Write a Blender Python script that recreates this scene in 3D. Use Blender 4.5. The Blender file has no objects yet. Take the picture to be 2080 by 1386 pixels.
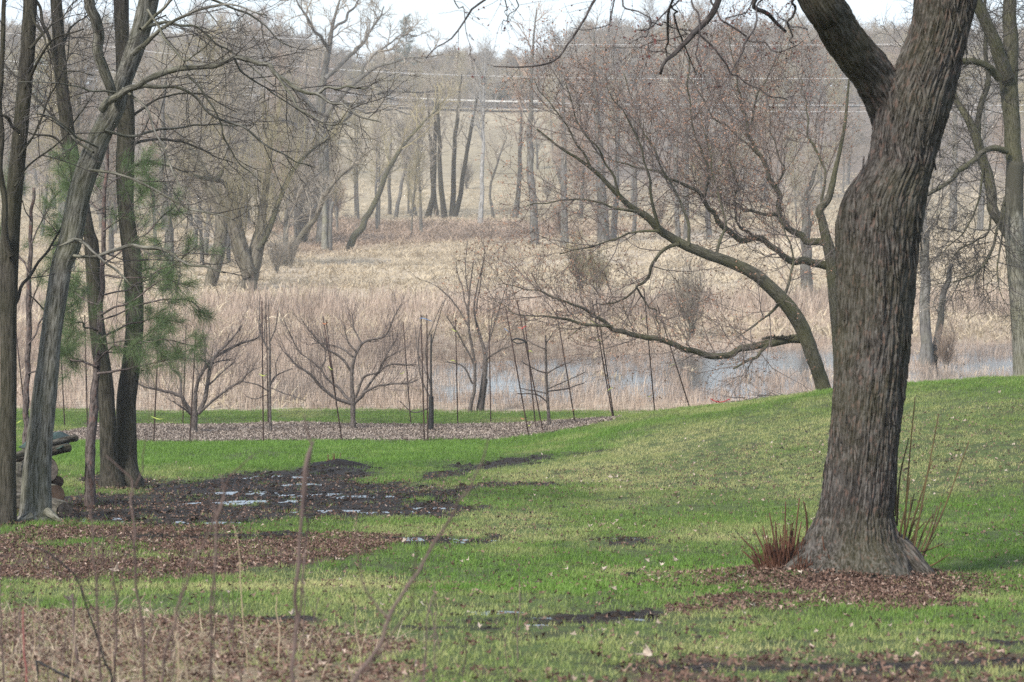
import bpy, math, random
import numpy as np
from mathutils import Vector

SC = bpy.context.scene
COL = SC.collection
RNG = np.random.default_rng(7)
PI = math.pi

# ------------------------------------------------------------------ camera
F = 5350.0                      # focal length in pixels of the 2080 px wide photograph
H = 5.3                         # camera height above the pond
PITCH = math.atan(343.0 / F)
cam_d = bpy.data.cameras.new('camera')
cam_d.sensor_width = 36.0
cam_d.lens = 36.0 * F / 2080.0
cam_d.clip_start = 0.5
cam_d.clip_end = 6000
cam_d.dof.use_dof = True
cam_d.dof.focus_distance = 30.0
cam_d.dof.aperture_fstop = 7.1
cam = bpy.data.objects.new('camera', cam_d)
COL.objects.link(cam)
cam.location = (0, 0, H)
cam.rotation_euler = (PI / 2 - PITCH, 0, 0)
SC.camera = cam

# ------------------------------------------------------------------ sky, sun, exposure
SUN_EL, SUN_AZ = math.radians(42), math.radians(215)      # azimuth clockwise from +Y
w = bpy.data.worlds.new('World')
SC.world = w
w.use_nodes = True
nt = w.node_tree
nt.nodes.clear()
wo = nt.nodes.new('ShaderNodeOutputWorld')
bg = nt.nodes.new('ShaderNodeBackground')
sky = nt.nodes.new('ShaderNodeTexSky')
sky.sky_type = 'NISHITA'
sky.sun_disc = False
sky.sun_elevation = SUN_EL
sky.sun_rotation = SUN_AZ
sky.air_density = 1.0
sky.dust_density = 1.5
bg.inputs['Strength'].default_value = 0.11
tc = nt.nodes.new('ShaderNodeTexCoord')
cl = nt.nodes.new('ShaderNodeTexNoise')
cl.inputs['Scale'].default_value = 2.6
cl.inputs['Detail'].default_value = 6
mp = nt.nodes.new('ShaderNodeMapping')
mp.inputs['Scale'].default_value = (1, 1, 3.0)
nt.links.new(tc.outputs['Generated'], mp.inputs['Vector'])
nt.links.new(mp.outputs['Vector'], cl.inputs['Vector'])
rp = nt.nodes.new('ShaderNodeMapRange')
rp.inputs['From Min'].default_value = 0.35
rp.inputs['From Max'].default_value = 0.7
rp.inputs['To Min'].default_value = 0.42
rp.inputs['To Max'].default_value = 0.95
nt.links.new(cl.outputs['Fac'], rp.inputs['Value'])
mx = nt.nodes.new('ShaderNodeMix')
mx.data_type = 'RGBA'
nt.links.new(rp.outputs['Result'], mx.inputs['Factor'])
nt.links.new(sky.outputs['Color'], mx.inputs['A'])
mx.inputs['B'].default_value = (3.75, 4.5, 5.7, 1)
nt.links.new(mx.outputs['Result'], bg.inputs['Color'])
nt.links.new(bg.outputs['Background'], wo.inputs['Surface'])

sd = bpy.data.lights.new('sun', 'SUN')
sd.energy = 2.8
sd.angle = math.radians(10)
sd.color = (1.0, 0.95, 0.87)
sun = bpy.data.objects.new('sun', sd)
COL.objects.link(sun)
sdir = Vector((math.sin(SUN_AZ) * math.cos(SUN_EL), math.cos(SUN_AZ) * math.cos(SUN_EL), math.sin(SUN_EL)))
sun.rotation_euler = sdir.to_track_quat('Z', 'Y').to_euler()
sun.location = (0, -20, 40)

SC.view_settings.view_transform = 'Standard'
SC.view_settings.look = 'None'
SC.view_settings.exposure = 1.15
SC.view_settings.gamma = 1.0
SC.view_settings.use_curve_mapping = False
SC.render.engine = 'CYCLES'
cy = SC.cycles
cy.max_bounces = 4
cy.diffuse_bounces = 2
cy.glossy_bounces = 2
cy.transmission_bounces = 2
cy.volume_bounces = 1
cy.transparent_max_bounces = 6
cy.use_denoising = False
cy.use_adaptive_sampling = False
cy.adaptive_threshold = 0.02

# ------------------------------------------------------------------ small maths
CP, SP = math.cos(PITCH), math.sin(PITCH)


def W(px, py, D):
    """point seen at a pixel of the photograph, D metres deep"""
    a = (px - 1040.0) / F
    b = (693.0 - py) / F
    return np.array([D * a, D * (CP + b * SP), H + D * (-SP + b * CP)])


def proj(x, y, z):
    d = y * CP - (z - H) * SP
    u = y * SP + (z - H) * CP
    return 1040 + F * x / np.maximum(d, .1), 693 - F * u / np.maximum(d, .1)


def sstep(a, b, x):
    t = np.clip((x - a) / (b - a), 0, 1)
    return t * t * (3 - 2 * t)


def _hash(ix, iy, iz, s):
    h = (ix.astype(np.int64) * 374761393 + iy.astype(np.int64) * 668265263 + iz.astype(np.int64) * 1274126177 + s * 974634777) & 0xffffffff
    h = ((h ^ (h >> 13)) * 1274126177) & 0xffffffff
    h = h ^ (h >> 16)
    return (h & 0xffff) / 65535.0


def vnoise(x, y, z=None, s=0):
    x = np.asarray(x, float); y = np.asarray(y, float)
    z = np.zeros_like(x) if z is None else np.asarray(z, float)
    ix, iy, iz = np.floor(x), np.floor(y), np.floor(z)
    fx, fy, fz = x - ix, y - iy, z - iz
    fx = fx * fx * (3 - 2 * fx); fy = fy * fy * (3 - 2 * fy); fz = fz * fz * (3 - 2 * fz)
    r = 0
    for dz in (0, 1):
        wz = fz if dz else 1 - fz
        for dy in (0, 1):
            wy = fy if dy else 1 - fy
            for dx in (0, 1):
                wx = fx if dx else 1 - fx
                r = r + _hash(ix + dx, iy + dy, iz + dz, s) * wx * wy * wz
    return r


def fbm(x, y, z=None, s=0, o=4, lac=2.03, g=.5):
    a, t, n = 1.0, 0.0, 0.0
    f = 1.0
    for i in range(o):
        t = t + a * vnoise(np.asarray(x) * f, np.asarray(y) * f, None if z is None else np.asarray(z) * f, s + i * 17)
        n += a; a *= g; f *= lac
    return t / n


# ------------------------------------------------------------------ the lie of the land
_kd = np.array([-40, 0, 10, 18, 24, 31, 40, 46, 52, 57, 60, 64, 78, 84, 120, 175, 230, 280, 330, 400, 408, 416, 470, 600, 760, 1100], float)
_kz = np.array([4.2, 3.85, 3.36, 2.5, 2.08, 1.6, .97, .55, .22, .12, .0, -.06, -.06, .02, .08, .15, 1.2, 3.7, 8.4, 14.6, 15.4, 15.5, 18.5, 23, 27, 31], float)
_rx = np.array([-60, -2, 0, 1.3, 3.07, 5.1, 7.4, 12, 30, 80], float)
_rm = np.array([0, 0, .05, .27, .63, .99, 1.2, 1.4, 1.5, 1.5], float)


def prof(y):
    yy = np.asarray(y, float)
    o = 0
    for k in (-1.5, -.5, .5, 1.5):
        o = o + np.interp(yy + k * np.maximum(.02 * yy, .4), _kd, _kz)
    return o / 4


PUDS = [  # px, py, half length m, half depth m
    (695, 1040, .52, .30), (200, 1056, .35, .30), (310, 1060, .40, .22), (250, 1053, .30, .2), (560, 1020, .50, .40), (620, 1006, .55, .45),
    (800, 1042, .35, .20), (420, 1062, .45, .2), (585, 1084, .22, .2), (860, 1095, .26, .28), (910, 1102, .30, .22), (960, 1097, .22, .18), (500, 1003, .5, .4),
    (1010, 1244, .20, .22), (1130, 1256, .26, .20), (1085, 1268, .16, .14), (1280, 1258, .14, .12), (650, 985, .5, .4),
    (300, 1092, .18, .2), (540, 970, .5, .35), (740, 1010, .4, .4), (860, 1040, .4, .2), (470, 1024, .45, .4), (1270, 1095, .2, .2), (905, 1033, .3, .3),
    (1290, 1100, .12, .15)]


def ground0(x, y):
    x = np.asarray(x, float); y = np.asarray(y, float)
    z = prof(y)
    rid = 44 - 1.0 * np.clip(x - 1.5, 0, 7)            # the mound's crest comes nearer to the right
    m = np.interp(x + .35 * (fbm(x * .3, y * .2, s=5) - .5), _rx, _rm)
    up = sstep(rid - 19, rid - 1, y)
    dn = 1 - sstep(rid + 1, rid + 15, y)
    z = z + m * up * dn
    z = z + (fbm(x * .25, y * .25, s=3) - .5) * .16 * sstep(3, 12, y) * (1 - sstep(57, 66, y))
    mz = np.exp(-(((x - 2.28) / .80) ** 2 + ((y - 17.95) / .75) ** 2) * 1.1)
    z = z + .15 * mz
    far = sstep(190, 330, y)
    z = z + (fbm(x * .006, y * .006, s=9) - .5) * 6 * far + np.abs(x) * .004 * far * 3
    mar = sstep(80, 95, y)
    z = z + (fbm(x * .12, y * .12, s=21) - .5) * .35 * mar
    return z


def pix_xy(px, py):
    D = np.linspace(4, 420, 8000)
    p = np.array([W(px, py, 1.0) - np.array([0, 0, H])])[0]
    X, Y, Z = p[0] * D, p[1] * D, H + p[2] * D
    hit = np.nonzero(Z < ground0(X, Y))[0]
    k = hit[0] if len(hit) else -1
    return X[k], Y[k]


PUD = []
for (a, b, rx_, ry_) in PUDS:
    x_, y_ = pix_xy(a, b)
    k_ = .7 if b > 1200 else 1.0
    rx_ *= k_; ry_ *= .58 * k_
    PUD.append((x_, y_, rx_, ry_, float(ground0(x_, y_)) - .012))


def inpoly(px, py, poly):
    c = np.zeros(px.shape, bool)
    n = len(poly)
    for i in range(n):
        x0, y0 = poly[i]; x1, y1 = poly[(i + 1) % n]
        if y0 == y1: continue
        t = (y0 > py) != (y1 > py)
        c ^= t & (px < (x1 - x0) * (py - y0) / (y1 - y0) + x0)
    return c


def ell(px, py, cx, cy_, rx_, ry_):
    return np.clip(1.4 - ((px - cx) / rx_) ** 2 - ((py - cy_) / ry_) ** 2, 0, 1)


def seg(px, py, x0, y0, x1, y1, wd):
    t = np.clip(((px - x0) * (x1 - x0) + (py - y0) * (y1 - y0)) / ((x1 - x0) ** 2 + (y1 - y0) ** 2), 0, 1)
    d = np.hypot(px - x0 - t * (x1 - x0), (py - y0 - t * (y1 - y0)) * 1.6)
    return np.clip(1.3 - d / wd, 0, 1)


def cover(x, y, z):
    """what lies on the lawn at each point: mud, litter, dry, lush, bed, straw (0..1 each)"""
    px, py = proj(x, y, z)
    n1 = fbm(x * 1.1, y * .8, s=41, o=5)
    n2 = fbm(x * 3.2, y * 2.2, s=47, o=4)
    n3 = fbm(x * .45, y * .35, s=53, o=3)
    n4 = fbm(x * 9, y * 6, s=59, o=3)
    j = (n1 - .5) * 1.5 + (n2 - .5) * 1.1 + (n4 - .5) * .5
    mud = np.zeros_like(x)
    for a in ((330, 1045, 300, 28), (600, 1015, 290, 45), (450, 1005, 190, 28), (560, 972, 130, 14), (690, 955, 90, 16),
              (820, 1020, 130, 34), (250, 1020, 150, 20), (640, 990, 120, 20), (240, 975, 90, 14)):
        mud = np.maximum(mud, ell(px, py, *a))
    for a in ((870, 968, 1010, 945, 20), (1000, 945, 1130, 928, 17), (1110, 930, 1240, 915, 10), (640, 942, 730, 932, 11), (860, 1010, 1010, 985, 13), (700, 1000, 820, 1000, 22),
              (820, 1100, 1010, 1098, 14), (960, 1262, 1330, 1250, 18), (820, 1274, 1010, 1276, 10), (1240, 1100, 1310, 1098, 14), (1920, 1308, 2080, 1308, 8),
              (980, 1340, 1500, 1362, 16), (1500, 1362, 2080, 1350, 20), (520, 1258, 640, 1258, 12), (1020, 985, 1150, 985, 8), (200, 1095, 620, 1088, 12), (250, 1130, 330, 1130, 12)):
        mud = np.maximum(mud, .9 * seg(px, py, *a))
    for (a, b, rx_, ry_, l) in PUD:
        mud = np.maximum(mud, np.clip(1.7 - ((x - a) / (rx_ * 1.35)) ** 2 - ((y - b) / (ry_ * 1.35)) ** 2, 0, 1))
    mud = sstep(.30, .62, mud * .86 + j * .95) * (mud > 0)
    lit = np.zeros_like(x)
    for a in ((-60, 1105, 700, 52), (400, 1120, 420, 30), (180, 1150, 280, 30), (700, 1100, 150, 16), (40, 1075, 170, 40), (240, 985, 60, 10), (190, 1030, 50, 8),
              (1690, 1222, 240, 26), (1720, 1190, 200, 28), (1560, 1222, 170, 18), (1850, 1225, 100, 18)):
        lit = np.maximum(lit, ell(px, py, *a))
    lit = np.maximum(lit, .8 * seg(px, py, 1360, 1238, 1980, 1235, 12))
    lit = np.maximum(lit, .62 * sstep(1335, 1366, py + (n3 - .5) * 60) * sstep(480, 800, px))
    lit = sstep(.25, .6, lit * .84 + j * .95) * (lit > 0) * (1 - .8 * mud)
    straw = sstep(1222, 1275, py + (n3 - .5) * 90 + np.clip(px - 380, 0, 2000) * -.16) * (1 - sstep(760, 1000, px))
    straw = sstep(.3, .6, straw * .9 + j * .8) * (straw > 0)
    dry = ell(px, py, 1560, 935, 520, 100) * .9 + ell(px, py, 1300, 960, 330, 60) * .35 + ell(px, py, 1960, 900, 260, 90) * .5
    dry = np.clip(dry, 0, 1) * sstep(-.35, .25, (n3 - .5) * 2 + (n1 - .5) + .12)
    dry = np.maximum(dry, .75 * sstep(.5, .72, n1 * .6 + n3 * .4) * sstep(1000, 1050, py))
    dry = np.maximum(dry, sstep(1215, 1330, py) * .55 * sstep(.38, .6, n3))
    lush = ell(px, py, 450, 920, 620, 32) + ell(px, py, 1050, 890, 300, 26) + ell(px, py, 1150, 1165, 500, 40) * .7 + ell(px, py, 1950, 1080, 200, 70) * .5
    lush = np.clip(lush, 0, 1)
    edge = 46.9 + (fbm(x * .5, y * 0, s=61) - .5) * .5
    bed = (y > edge) & (y < 53.0 + (fbm(x * .6, y * 0, s=63) - .5) * .7) & (x > -8.6 + (n1 - .5)) & (x < 2.0 + (n1 - .5))
    return mud, lit, dry, lush, bed.astype(float), straw


def ground(x, y):
    x = np.asarray(x, float); y = np.asarray(y, float)
    z = ground0(x, y)
    for (a, b, rx_, ry_, l) in PUD:
        d = ((x - a) / rx_) ** 2 + ((y - b) / ry_) ** 2
        k = np.clip(1.6 - d, 0, 1)
        z = z * (1 - k) + k * (l - .058 + .105 * fbm(x * 9, y * 6, s=71, o=3) + .012 * d)
    return z


def gz(x, y):
    return float(ground(np.array([x]), np.array([y]))[0])


# ------------------------------------------------------------------ objects
def mesh_np(name, V, Fq, mat=None, attrs=None, smooth=True, mats=None, mi=None):
    """V (n,3), Fq list of (m,k) index arrays"""
    me = bpy.data.meshes.new(name)
    V = np.asarray(V, np.float32)
    me.vertices.add(len(V))
    me.vertices.foreach_set('co', V.ravel())
    Fq = [np.asarray(f, np.int32) for f in Fq if len(f)]
    tot = np.concatenate([np.full(len(f), f.shape[1], np.int32) for f in Fq]) if Fq else np.zeros(0, np.int32)
    loops = np.concatenate([f.ravel() for f in Fq]) if Fq else np.zeros(0, np.int32)
    me.loops.add(len(loops))
    me.loops.foreach_set('vertex_index', loops)
    me.polygons.add(len(tot))
    st = np.zeros(len(tot), np.int32)
    if len(tot): st[1:] = np.cumsum(tot)[:-1]
    me.polygons.foreach_set('loop_start', st)
    me.polygons.foreach_set('use_smooth', np.full(len(tot), bool(smooth)))
    if mi is not None: me.polygons.foreach_set('material_index', np.asarray(mi, np.int32))
    for k, a in (attrs or {}).items():
        a = np.asarray(a, np.float32)
        if a.ndim == 1:
            at = me.attributes.new(k, 'FLOAT', 'POINT'); at.data.foreach_set('value', a)
        else:
            at = me.attributes.new(k, 'FLOAT_VECTOR', 'POINT'); at.data.foreach_set('vector', a.ravel())
    me.update(calc_edges=True)
    for m in (mats or ([mat] if mat else [])): me.materials.append(m)
    return me


def link(name, me, parent=None, loc=None):
    o = bpy.data.objects.new(name, me)
    COL.objects.link(o)
    if parent is not None: o.parent = parent
    if loc is not None: o.location = loc
    return o


def tag(o, label=None, cat=None, group=None, kind=None):
    if label: o['label'] = label
    if cat: o['category'] = cat
    if group: o['group'] = group
    if kind: o['kind'] = kind
    return o


def thing(name, label, cat, loc, group=None):
    o = bpy.data.objects.new(name, None)
    o.empty_display_size = .2
    COL.objects.link(o)
    o.location = loc
    return tag(o, label, cat, group)


def dup(root, loc, rot, scl, label=None, group=None):
    r = root.copy(); COL.objects.link(r)
    r.location = loc; r.rotation_euler = rot; r.scale = (scl, scl, scl) if not hasattr(scl, '__len__') else scl
    if label: r['label'] = label
    if group: r['group'] = group
    for ch in list(root.children):
        c = ch.copy(); COL.objects.link(c); c.parent = r
    return r


# ------------------------------------------------------------------ tubes and growth
def resample(P, R, n):
    """Catmull-Rom through the traced points"""
    P = np.asarray(P, float); R = np.asarray(R, float)
    if len(P) < 3:
        t = np.linspace(0, 1, n)[:, None]
        return P[0] * (1 - t) + P[-1] * t, R[0] * (1 - t[:, 0]) + R[-1] * t[:, 0]
    Q = np.concatenate([[2 * P[0] - P[1]], P, [2 * P[-1] - P[-2]]])
    L = np.concatenate([[0], np.cumsum(np.linalg.norm(np.diff(P, axis=0), axis=1))])
    s = np.linspace(0, L[-1], n)
    k = np.clip(np.searchsorted(L, s, side='right') - 1, 0, len(P) - 2)
    u = ((s - L[k]) / np.maximum(L[k + 1] - L[k], 1e-9))[:, None]
    p0, p1, p2, p3 = Q[k], Q[k + 1], Q[k + 2], Q[k + 3]
    o = .5 * (2 * p1 + (p2 - p0) * u + (2 * p0 - 5 * p1 + 4 * p2 - p3) * u ** 2 + (3 * p1 - p0 - 3 * p2 + p3) * u ** 3)
    return o, np.interp(s, L, R)


def limb(pts, D, d0=0.0, d1=0.0, n=None, wob=.0, seed=0):
    """traced limb: (px, py, width px); depth runs from D+d0 to D+d1"""
    m = len(pts)
    dd = D + np.linspace(d0, d1, m)
    P = np.array([W(p[0], p[1], q) for p, q in zip(pts, dd)])
    R = np.array([p[2] * .5 * q / F for p, q in zip(pts, dd)])
    n = n or max(6, m * 5)
    P, R = resample(P, R, n)
    if wob:
        t = np.arange(n) * .37
        P = P + wob * np.stack([vnoise(t, t * 0 + seed, s=seed + k) - .5 for k in (1, 2, 3)], 1) * np.minimum(np.arange(n), 4)[:, None] / 4
    return P, R


def norm(v):
    return v / np.maximum(np.linalg.norm(v, axis=-1, keepdims=True), 1e-9)


def tubes(lines, sides=None, bump=0.0):
    """lines: list of (P (B,N,3) or (N,3), R). returns V, faces, bc"""
    Vs, Fs3, Fs4, Bs = [], [], [], []
    off = 0
    for P, R in lines:
        P = np.asarray(P, float); R = np.asarray(R, float)
        if P.ndim == 2: P = P[None]; R = R[None]
        B, N, _ = P.shape
        if B == 0: continue
        rm = R.max()
        S = sides or (3 if rm < .02 else 5 if rm < .04 else 8 if rm < .1 else 14)
        T = np.gradient(P, axis=1)
        T = norm(T)
        ref = np.where(np.abs(T[:, :1, 2:3]) > .8, np.array([[[1., 0, 0]]]), np.array([[[0, 0, 1.]]]))
        ref = np.repeat(ref, N, 1)
        # one smooth frame per line
        U = np.empty_like(P)
        u = norm(np.cross(T[:, 0], ref[:, 0]))
        U[:, 0] = u
        for i in range(1, N):
            u = u - (u * T[:, i]).sum(-1, keepdims=True) * T[:, i]
            u = norm(u); U[:, i] = u
        Vv = np.cross(T, U)
        a = np.arange(S) * 2 * PI / S
        ca, sa = np.cos(a), np.sin(a)
        ring = U[:, :, None, :] * ca[None, None, :, None] + Vv[:, :, None, :] * sa[None, None, :, None]
        rr = np.repeat(R[:, :, None], S, 2)
        seglen = np.concatenate([np.zeros((B, 1)), np.cumsum(np.linalg.norm(np.diff(P, axis=1), axis=2), 1)], 1)
        ln = np.repeat(seglen[:, :, None], S, 2)
        cc = np.stack([rr * ca, rr * sa, ln + (np.arange(B) * 1.7)[:, None, None]], -1)
        if bump:
            q = cc.reshape(-1, 3)
            nn = fbm(q[:, 0] * 9, q[:, 1] * 9, q[:, 2] * 4, s=5, o=3).reshape(rr.shape) - .5
            rr = rr * (1 + bump * nn)
        X = P[:, :, None, :] + ring * rr[..., None]
        Vs.append(X.reshape(-1, 3)); Bs.append(cc.reshape(-1, 3))
        i = np.arange(N - 1)[:, None] * S + np.arange(S)[None]
        i2 = np.arange(N - 1)[:, None] * S + (np.arange(S)[None] + 1) % S
        q = np.stack([i, i2, i2 + S, i + S], -1).reshape(-1, 4)
        q = (q[None] + (np.arange(B) * N * S)[:, None, None]).reshape(-1, 4) + off
        Fs4.append(q)
        if S > 3:
            for k in range(1, S - 1):
                e = np.array([[(N - 1) * S, (N - 1) * S + k, (N - 1) * S + k + 1]])
                Fs3.append((e[None] + (np.arange(B) * N * S)[:, None, None]).reshape(-1, 3) + off)
        off += B * N * S
    V = np.concatenate(Vs); Bc = np.concatenate(Bs)
    return V, [np.concatenate(Fs4)] + ([np.concatenate(Fs3)] if Fs3 else []), Bc


def grow(P, R, k, tmin, tmax, length, ang, n=4, wig=.15, up=0.0, r0=None, rt=.3, rng=RNG, taper=.5, rscale=.6, rmin=.0, azflat=None):
    """k children on every line of the batch P (B,N,3)"""
    if P.ndim == 2: P = P[None]; R = R[None]
    B, N, _ = P.shape
    t = (np.arange(k)[None] + rng.random((B, k))) / k * (tmax - tmin) + tmin
    f = t * (N - 1)
    i = np.clip(f.astype(int), 0, N - 2)
    u = (f - i)[..., None]
    b = np.arange(B)[:, None]
    S = P[b, i] * (1 - u) + P[b, i + 1] * u
    T = norm(P[b, i + 1] - P[b, i])
    rr = R[b, i] * (1 - u[..., 0]) + R[b, i + 1] * u[..., 0]
    az = rng.random((B, 1)) * 6.28 + np.arange(k)[None] * 2.4 + rng.normal(0, .5, (B, k))
    ref = np.where(np.abs(T[..., 2:3]) > .85, np.array([1., 0, 0]), np.array([0, 0, 1.]))
    U = norm(np.cross(T, ref)); Vv = np.cross(T, U)
    perp = U * np.cos(az)[..., None] + Vv * np.sin(az)[..., None]
    a = np.radians(ang) * rng.uniform(.65, 1.3, (B, k))[..., None]
    d = norm(np.cos(a) * T + np.sin(a) * perp)
    L = length * (1 - taper * (t - tmin) / max(tmax - tmin, 1e-6)) * rng.uniform(.55, 1.25, (B, k))
    st = (L / (n - 1))[..., None]
    Q = [S]
    for j in range(1, n):
        d = norm(d + rng.normal(0, wig, d.shape) + np.array([0, 0, up]))
        Q.append(Q[-1] + d * st)
    Q = np.stack(Q, 2).reshape(B * k, n, 3)
    base = rr * rscale if r0 is None else np.minimum(rr * .85, r0 * rng.uniform(.7, 1.2, rr.shape))
    base = np.maximum(base, rmin).reshape(-1, 1)
    RR = base * np.linspace(1, rt, n)[None]
    return Q, RR


def merge(batches):
    return [b for b in batches if len(b[0])]


class Tree:
    def __init__(s, name, label, cat, loc, group=None):
        s.loc = np.array(loc, float)
        s.root = thing(name, label, cat, tuple(loc), group)

    def part(s, name, lines, mat, sides=None, kind=None, bump=0.0, label=None):
        V, Fq, bc = tubes(lines, sides, bump)
        me = mesh_np(name, V - s.loc, Fq, mat, {'bc': bc})
        o = link(name, me, s.root)
        return tag(o, label=label, kind=kind)

    def raw(s, name, V, Fq, mat, kind=None, attrs=None, smooth=True, label=None):
        o = link(name, mesh_np(name, np.asarray(V) - s.loc, Fq, mat, attrs, smooth), s.root)
        return tag(o, label=label, kind=kind)


def specks(P, n, size, rng, spread=.02, asp=.5):
    """small bud / seed faces hung along a batch of twigs"""
    B, N, _ = P.shape
    b = rng.integers(0, B, n); i = rng.integers(max(0, N // 2 - 1), N - 1, n)
    u = rng.random((n, 1))
    c = P[b, i] * (1 - u) + P[b, i + 1] * u + rng.normal(0, spread, (n, 3))
    a = norm(rng.normal(0, 1, (n, 3))); t = norm(np.cross(a, rng.normal(0, 1, (n, 3))))
    s_ = size * rng.uniform(.5, 1.4, (n, 1))
    V = np.stack([c + a * s_, c + t * s_ * asp, c - a * s_, c - t * s_ * asp], 1).reshape(-1, 3)
    return V, [np.arange(n * 4).reshape(-1, 4)]


# ------------------------------------------------------------------ materials
class NT:
    def __init__(s, name):
        s.m = bpy.data.materials.new(name); s.m.use_nodes = True
        s.t = s.m.node_tree; s.t.nodes.clear()
        s.out = s.t.nodes.new('ShaderNodeOutputMaterial')

    def n(s, typ, **kw):
        o = s.t.nodes.new(typ)
        for k, v in kw.items(): setattr(o, k, v)
        return o

    def l(s, a, b): s.t.links.new(a, b)

    def val(s, sock, v):
        if hasattr(v, 'links'): s.l(v, sock)
        elif v is not None: sock.default_value = v

    def noise(s, vec=None, scale=5, detail=4, rough=.55, dim='3D'):
        o = s.n('ShaderNodeTexNoise', noise_dimensions=dim)
        o.inputs['Scale'].default_value = scale; o.inputs['Detail'].default_value = detail; o.inputs['Roughness'].default_value = rough
        if vec is not None: s.l(vec, o.inputs['Vector'])
        return o.outputs['Fac']

    def ramp(s, fac, stops):
        o = s.n('ShaderNodeValToRGB')
        e = o.color_ramp.elements
        while len(e) < len(stops): e.new(.5)
        for k, (p, c) in enumerate(stops):
            e[k].position = p; e[k].color = (c[0], c[1], c[2], 1) if hasattr(c, '__len__') else (c, c, c, 1)
        s.l(fac, o.inputs['Fac'])
        return o.outputs['Color']

    def mix(s, f, a, b, mode='MIX'):
        o = s.n('ShaderNodeMix', data_type='RGBA', blend_type=mode)
        s.val(o.inputs['Factor'], f)
        for k, v in (('A', a), ('B', b)):
            if hasattr(v, 'links'): s.l(v, o.inputs[k])
            else: o.inputs[k].default_value = (v[0], v[1], v[2], 1)
        return o.outputs['Result']

    def math(s, op, a, b=0.0, clamp=False):
        o = s.n('ShaderNodeMath', operation=op, use_clamp=clamp)
        s.val(o.inputs[0], a); s.val(o.inputs[1], b)
        return o.outputs[0]

    def mapr(s, v, a, b, c=0.0, d=1.0):
        o = s.n('ShaderNodeMapRange')
        s.l(v, o.inputs[0])
        for k, x in zip((1, 2, 3, 4), (a, b, c, d)): o.inputs[k].default_value = x
        return o.outputs[0]

    def attr(s, name, typ='GEOMETRY'):
        return s.n('ShaderNodeAttribute', attribute_name=name, attribute_type=typ)

    def pos(s): return s.n('ShaderNodeNewGeometry').outputs['Position']

    def scalev(s, v, xyz):
        o = s.n('ShaderNodeVectorMath', operation='MULTIPLY')
        s.l(v, o.inputs[0]); o.inputs[1].default_value = xyz
        return o.outputs[0]

    def bump(s, h, strength=.4, dist=.02):
        o = s.n('ShaderNodeBump'); o.inputs['Strength'].default_value = strength; o.inputs['Distance'].default_value = dist
        s.l(h, o.inputs['Height'])
        return o.outputs['Normal']

    def surf(s, col, rough=.85, normal=None, spec=.3, transl=None):
        p = s.n('ShaderNodeBsdfPrincipled')
        s.val(p.inputs['Base Color'], col if hasattr(col, 'links') else (*col[:3], 1))
        s.val(p.inputs['Roughness'], rough)
        p.inputs['Specular IOR Level'].default_value = spec
        if normal is not None: s.l(normal, p.inputs['Normal'])
        sh = p.outputs[0]
        if transl:
            tr = s.n('ShaderNodeBsdfTranslucent')
            s.val(tr.inputs['Color'], col if hasattr(col, 'links') else (*col[:3], 1))
            ms = s.n('ShaderNodeMixShader'); ms.inputs[0].default_value = transl
            s.l(sh, ms.inputs[1]); s.l(tr.outputs[0], ms.inputs[2]); sh = ms.outputs[0]
        s.l(sh, s.out.inputs['Surface'])
        return s.m


def bark(name, dark, mid, light, moss=None, moss_amt=.0, sc=28, zs=.16, bump=.6, dist=.012, red=None):
    m = NT(name)
    bc = m.attr('bc').outputs['Vector']
    v = m.scalev(bc, (1, 1, zs))
    n1 = m.noise(v, sc, 5, .6)
    n2 = m.noise(m.scalev(bc, (1, 1, .5)), sc * 2.6, 3, .6)
    n3 = m.noise(m.pos(), 1.7, 3)
    h = m.math('ADD', m.math('MULTIPLY', n1, .75), m.math('MULTIPLY', n2, .25))
    c = m.ramp(h, [(.40, dark), (.5, mid), (.62, light)])
    if red is not None:
        st = m.noise(m.scalev(bc, (1, 1, .45)), 5.5, 4, .6)
        c = m.mix(m.mapr(st, .50, .62, 0, .55), c, m.mix(.5, c, dark))
        c = m.mix(m.mapr(m.noise(m.scalev(bc, (1, 1, .5)), 9, 3), .58, .70, 0, .5), c, light)
        c = m.mix(m.mapr(m.noise(m.scalev(bc, (1, 1, .4)), sc * .6, 2), .56, .68, 0, .75), c, red)
    if moss is not None:
        f = m.math('MULTIPLY', m.mapr(m.math('ADD', m.math('MULTIPLY', n3, .6), m.math('MULTIPLY', n2, .4)), .42, .62), moss_amt)
        c = m.mix(f, c, moss)
    return m.surf(c, .9, m.bump(h, bump, dist), .2)


def plain(name, a, b, scale=6, rough=.85, spec=.25, transl=None):
    m = NT(name)
    c = m.ramp(m.noise(m.pos(), scale, 3), [(.35, a), (.65, b)])
    return m.surf(c, rough, None, spec, transl)


M = {}
M['maple'] = bark('maple_bark', (.009, .007, .006), (.046, .040, .036), (.128, .117, .107), (.06, .058, .022), .35, 66, .15, .8, .016, (.12, .078, .064))
M['maple_branch'] = bark('maple_branch_bark', (.02, .016, .015), (.05, .042, .04), (.09, .08, .075), None, 0, 60, .3)
M['grey'] = bark('grey_bark', (.026, .024, .019), (.105, .099, .084), (.225, .213, .185), (.09, .095, .035), .4, 55, .13, .9, .01)
M['dark'] = bark('dark_bark', (.010, .009, .007), (.034, .030, .024), (.07, .062, .05), (.04, .04, .016), .4, 55, .13, .8, .01)
_PALE_ = bark('pale_bark', (.06, .055, .045), (.17, .16, .135), (.29, .275, .24), (.15, .15, .07), .4, 42, .13, .8, .01)
M['pale'] = _PALE_
M['pine'] = bark('pine_bark', (.025, .02, .019), (.085, .068, .062), (.15, .125, .115), None, 0, 50, .3, .8, .01, (.13, .075, .06))
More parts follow.
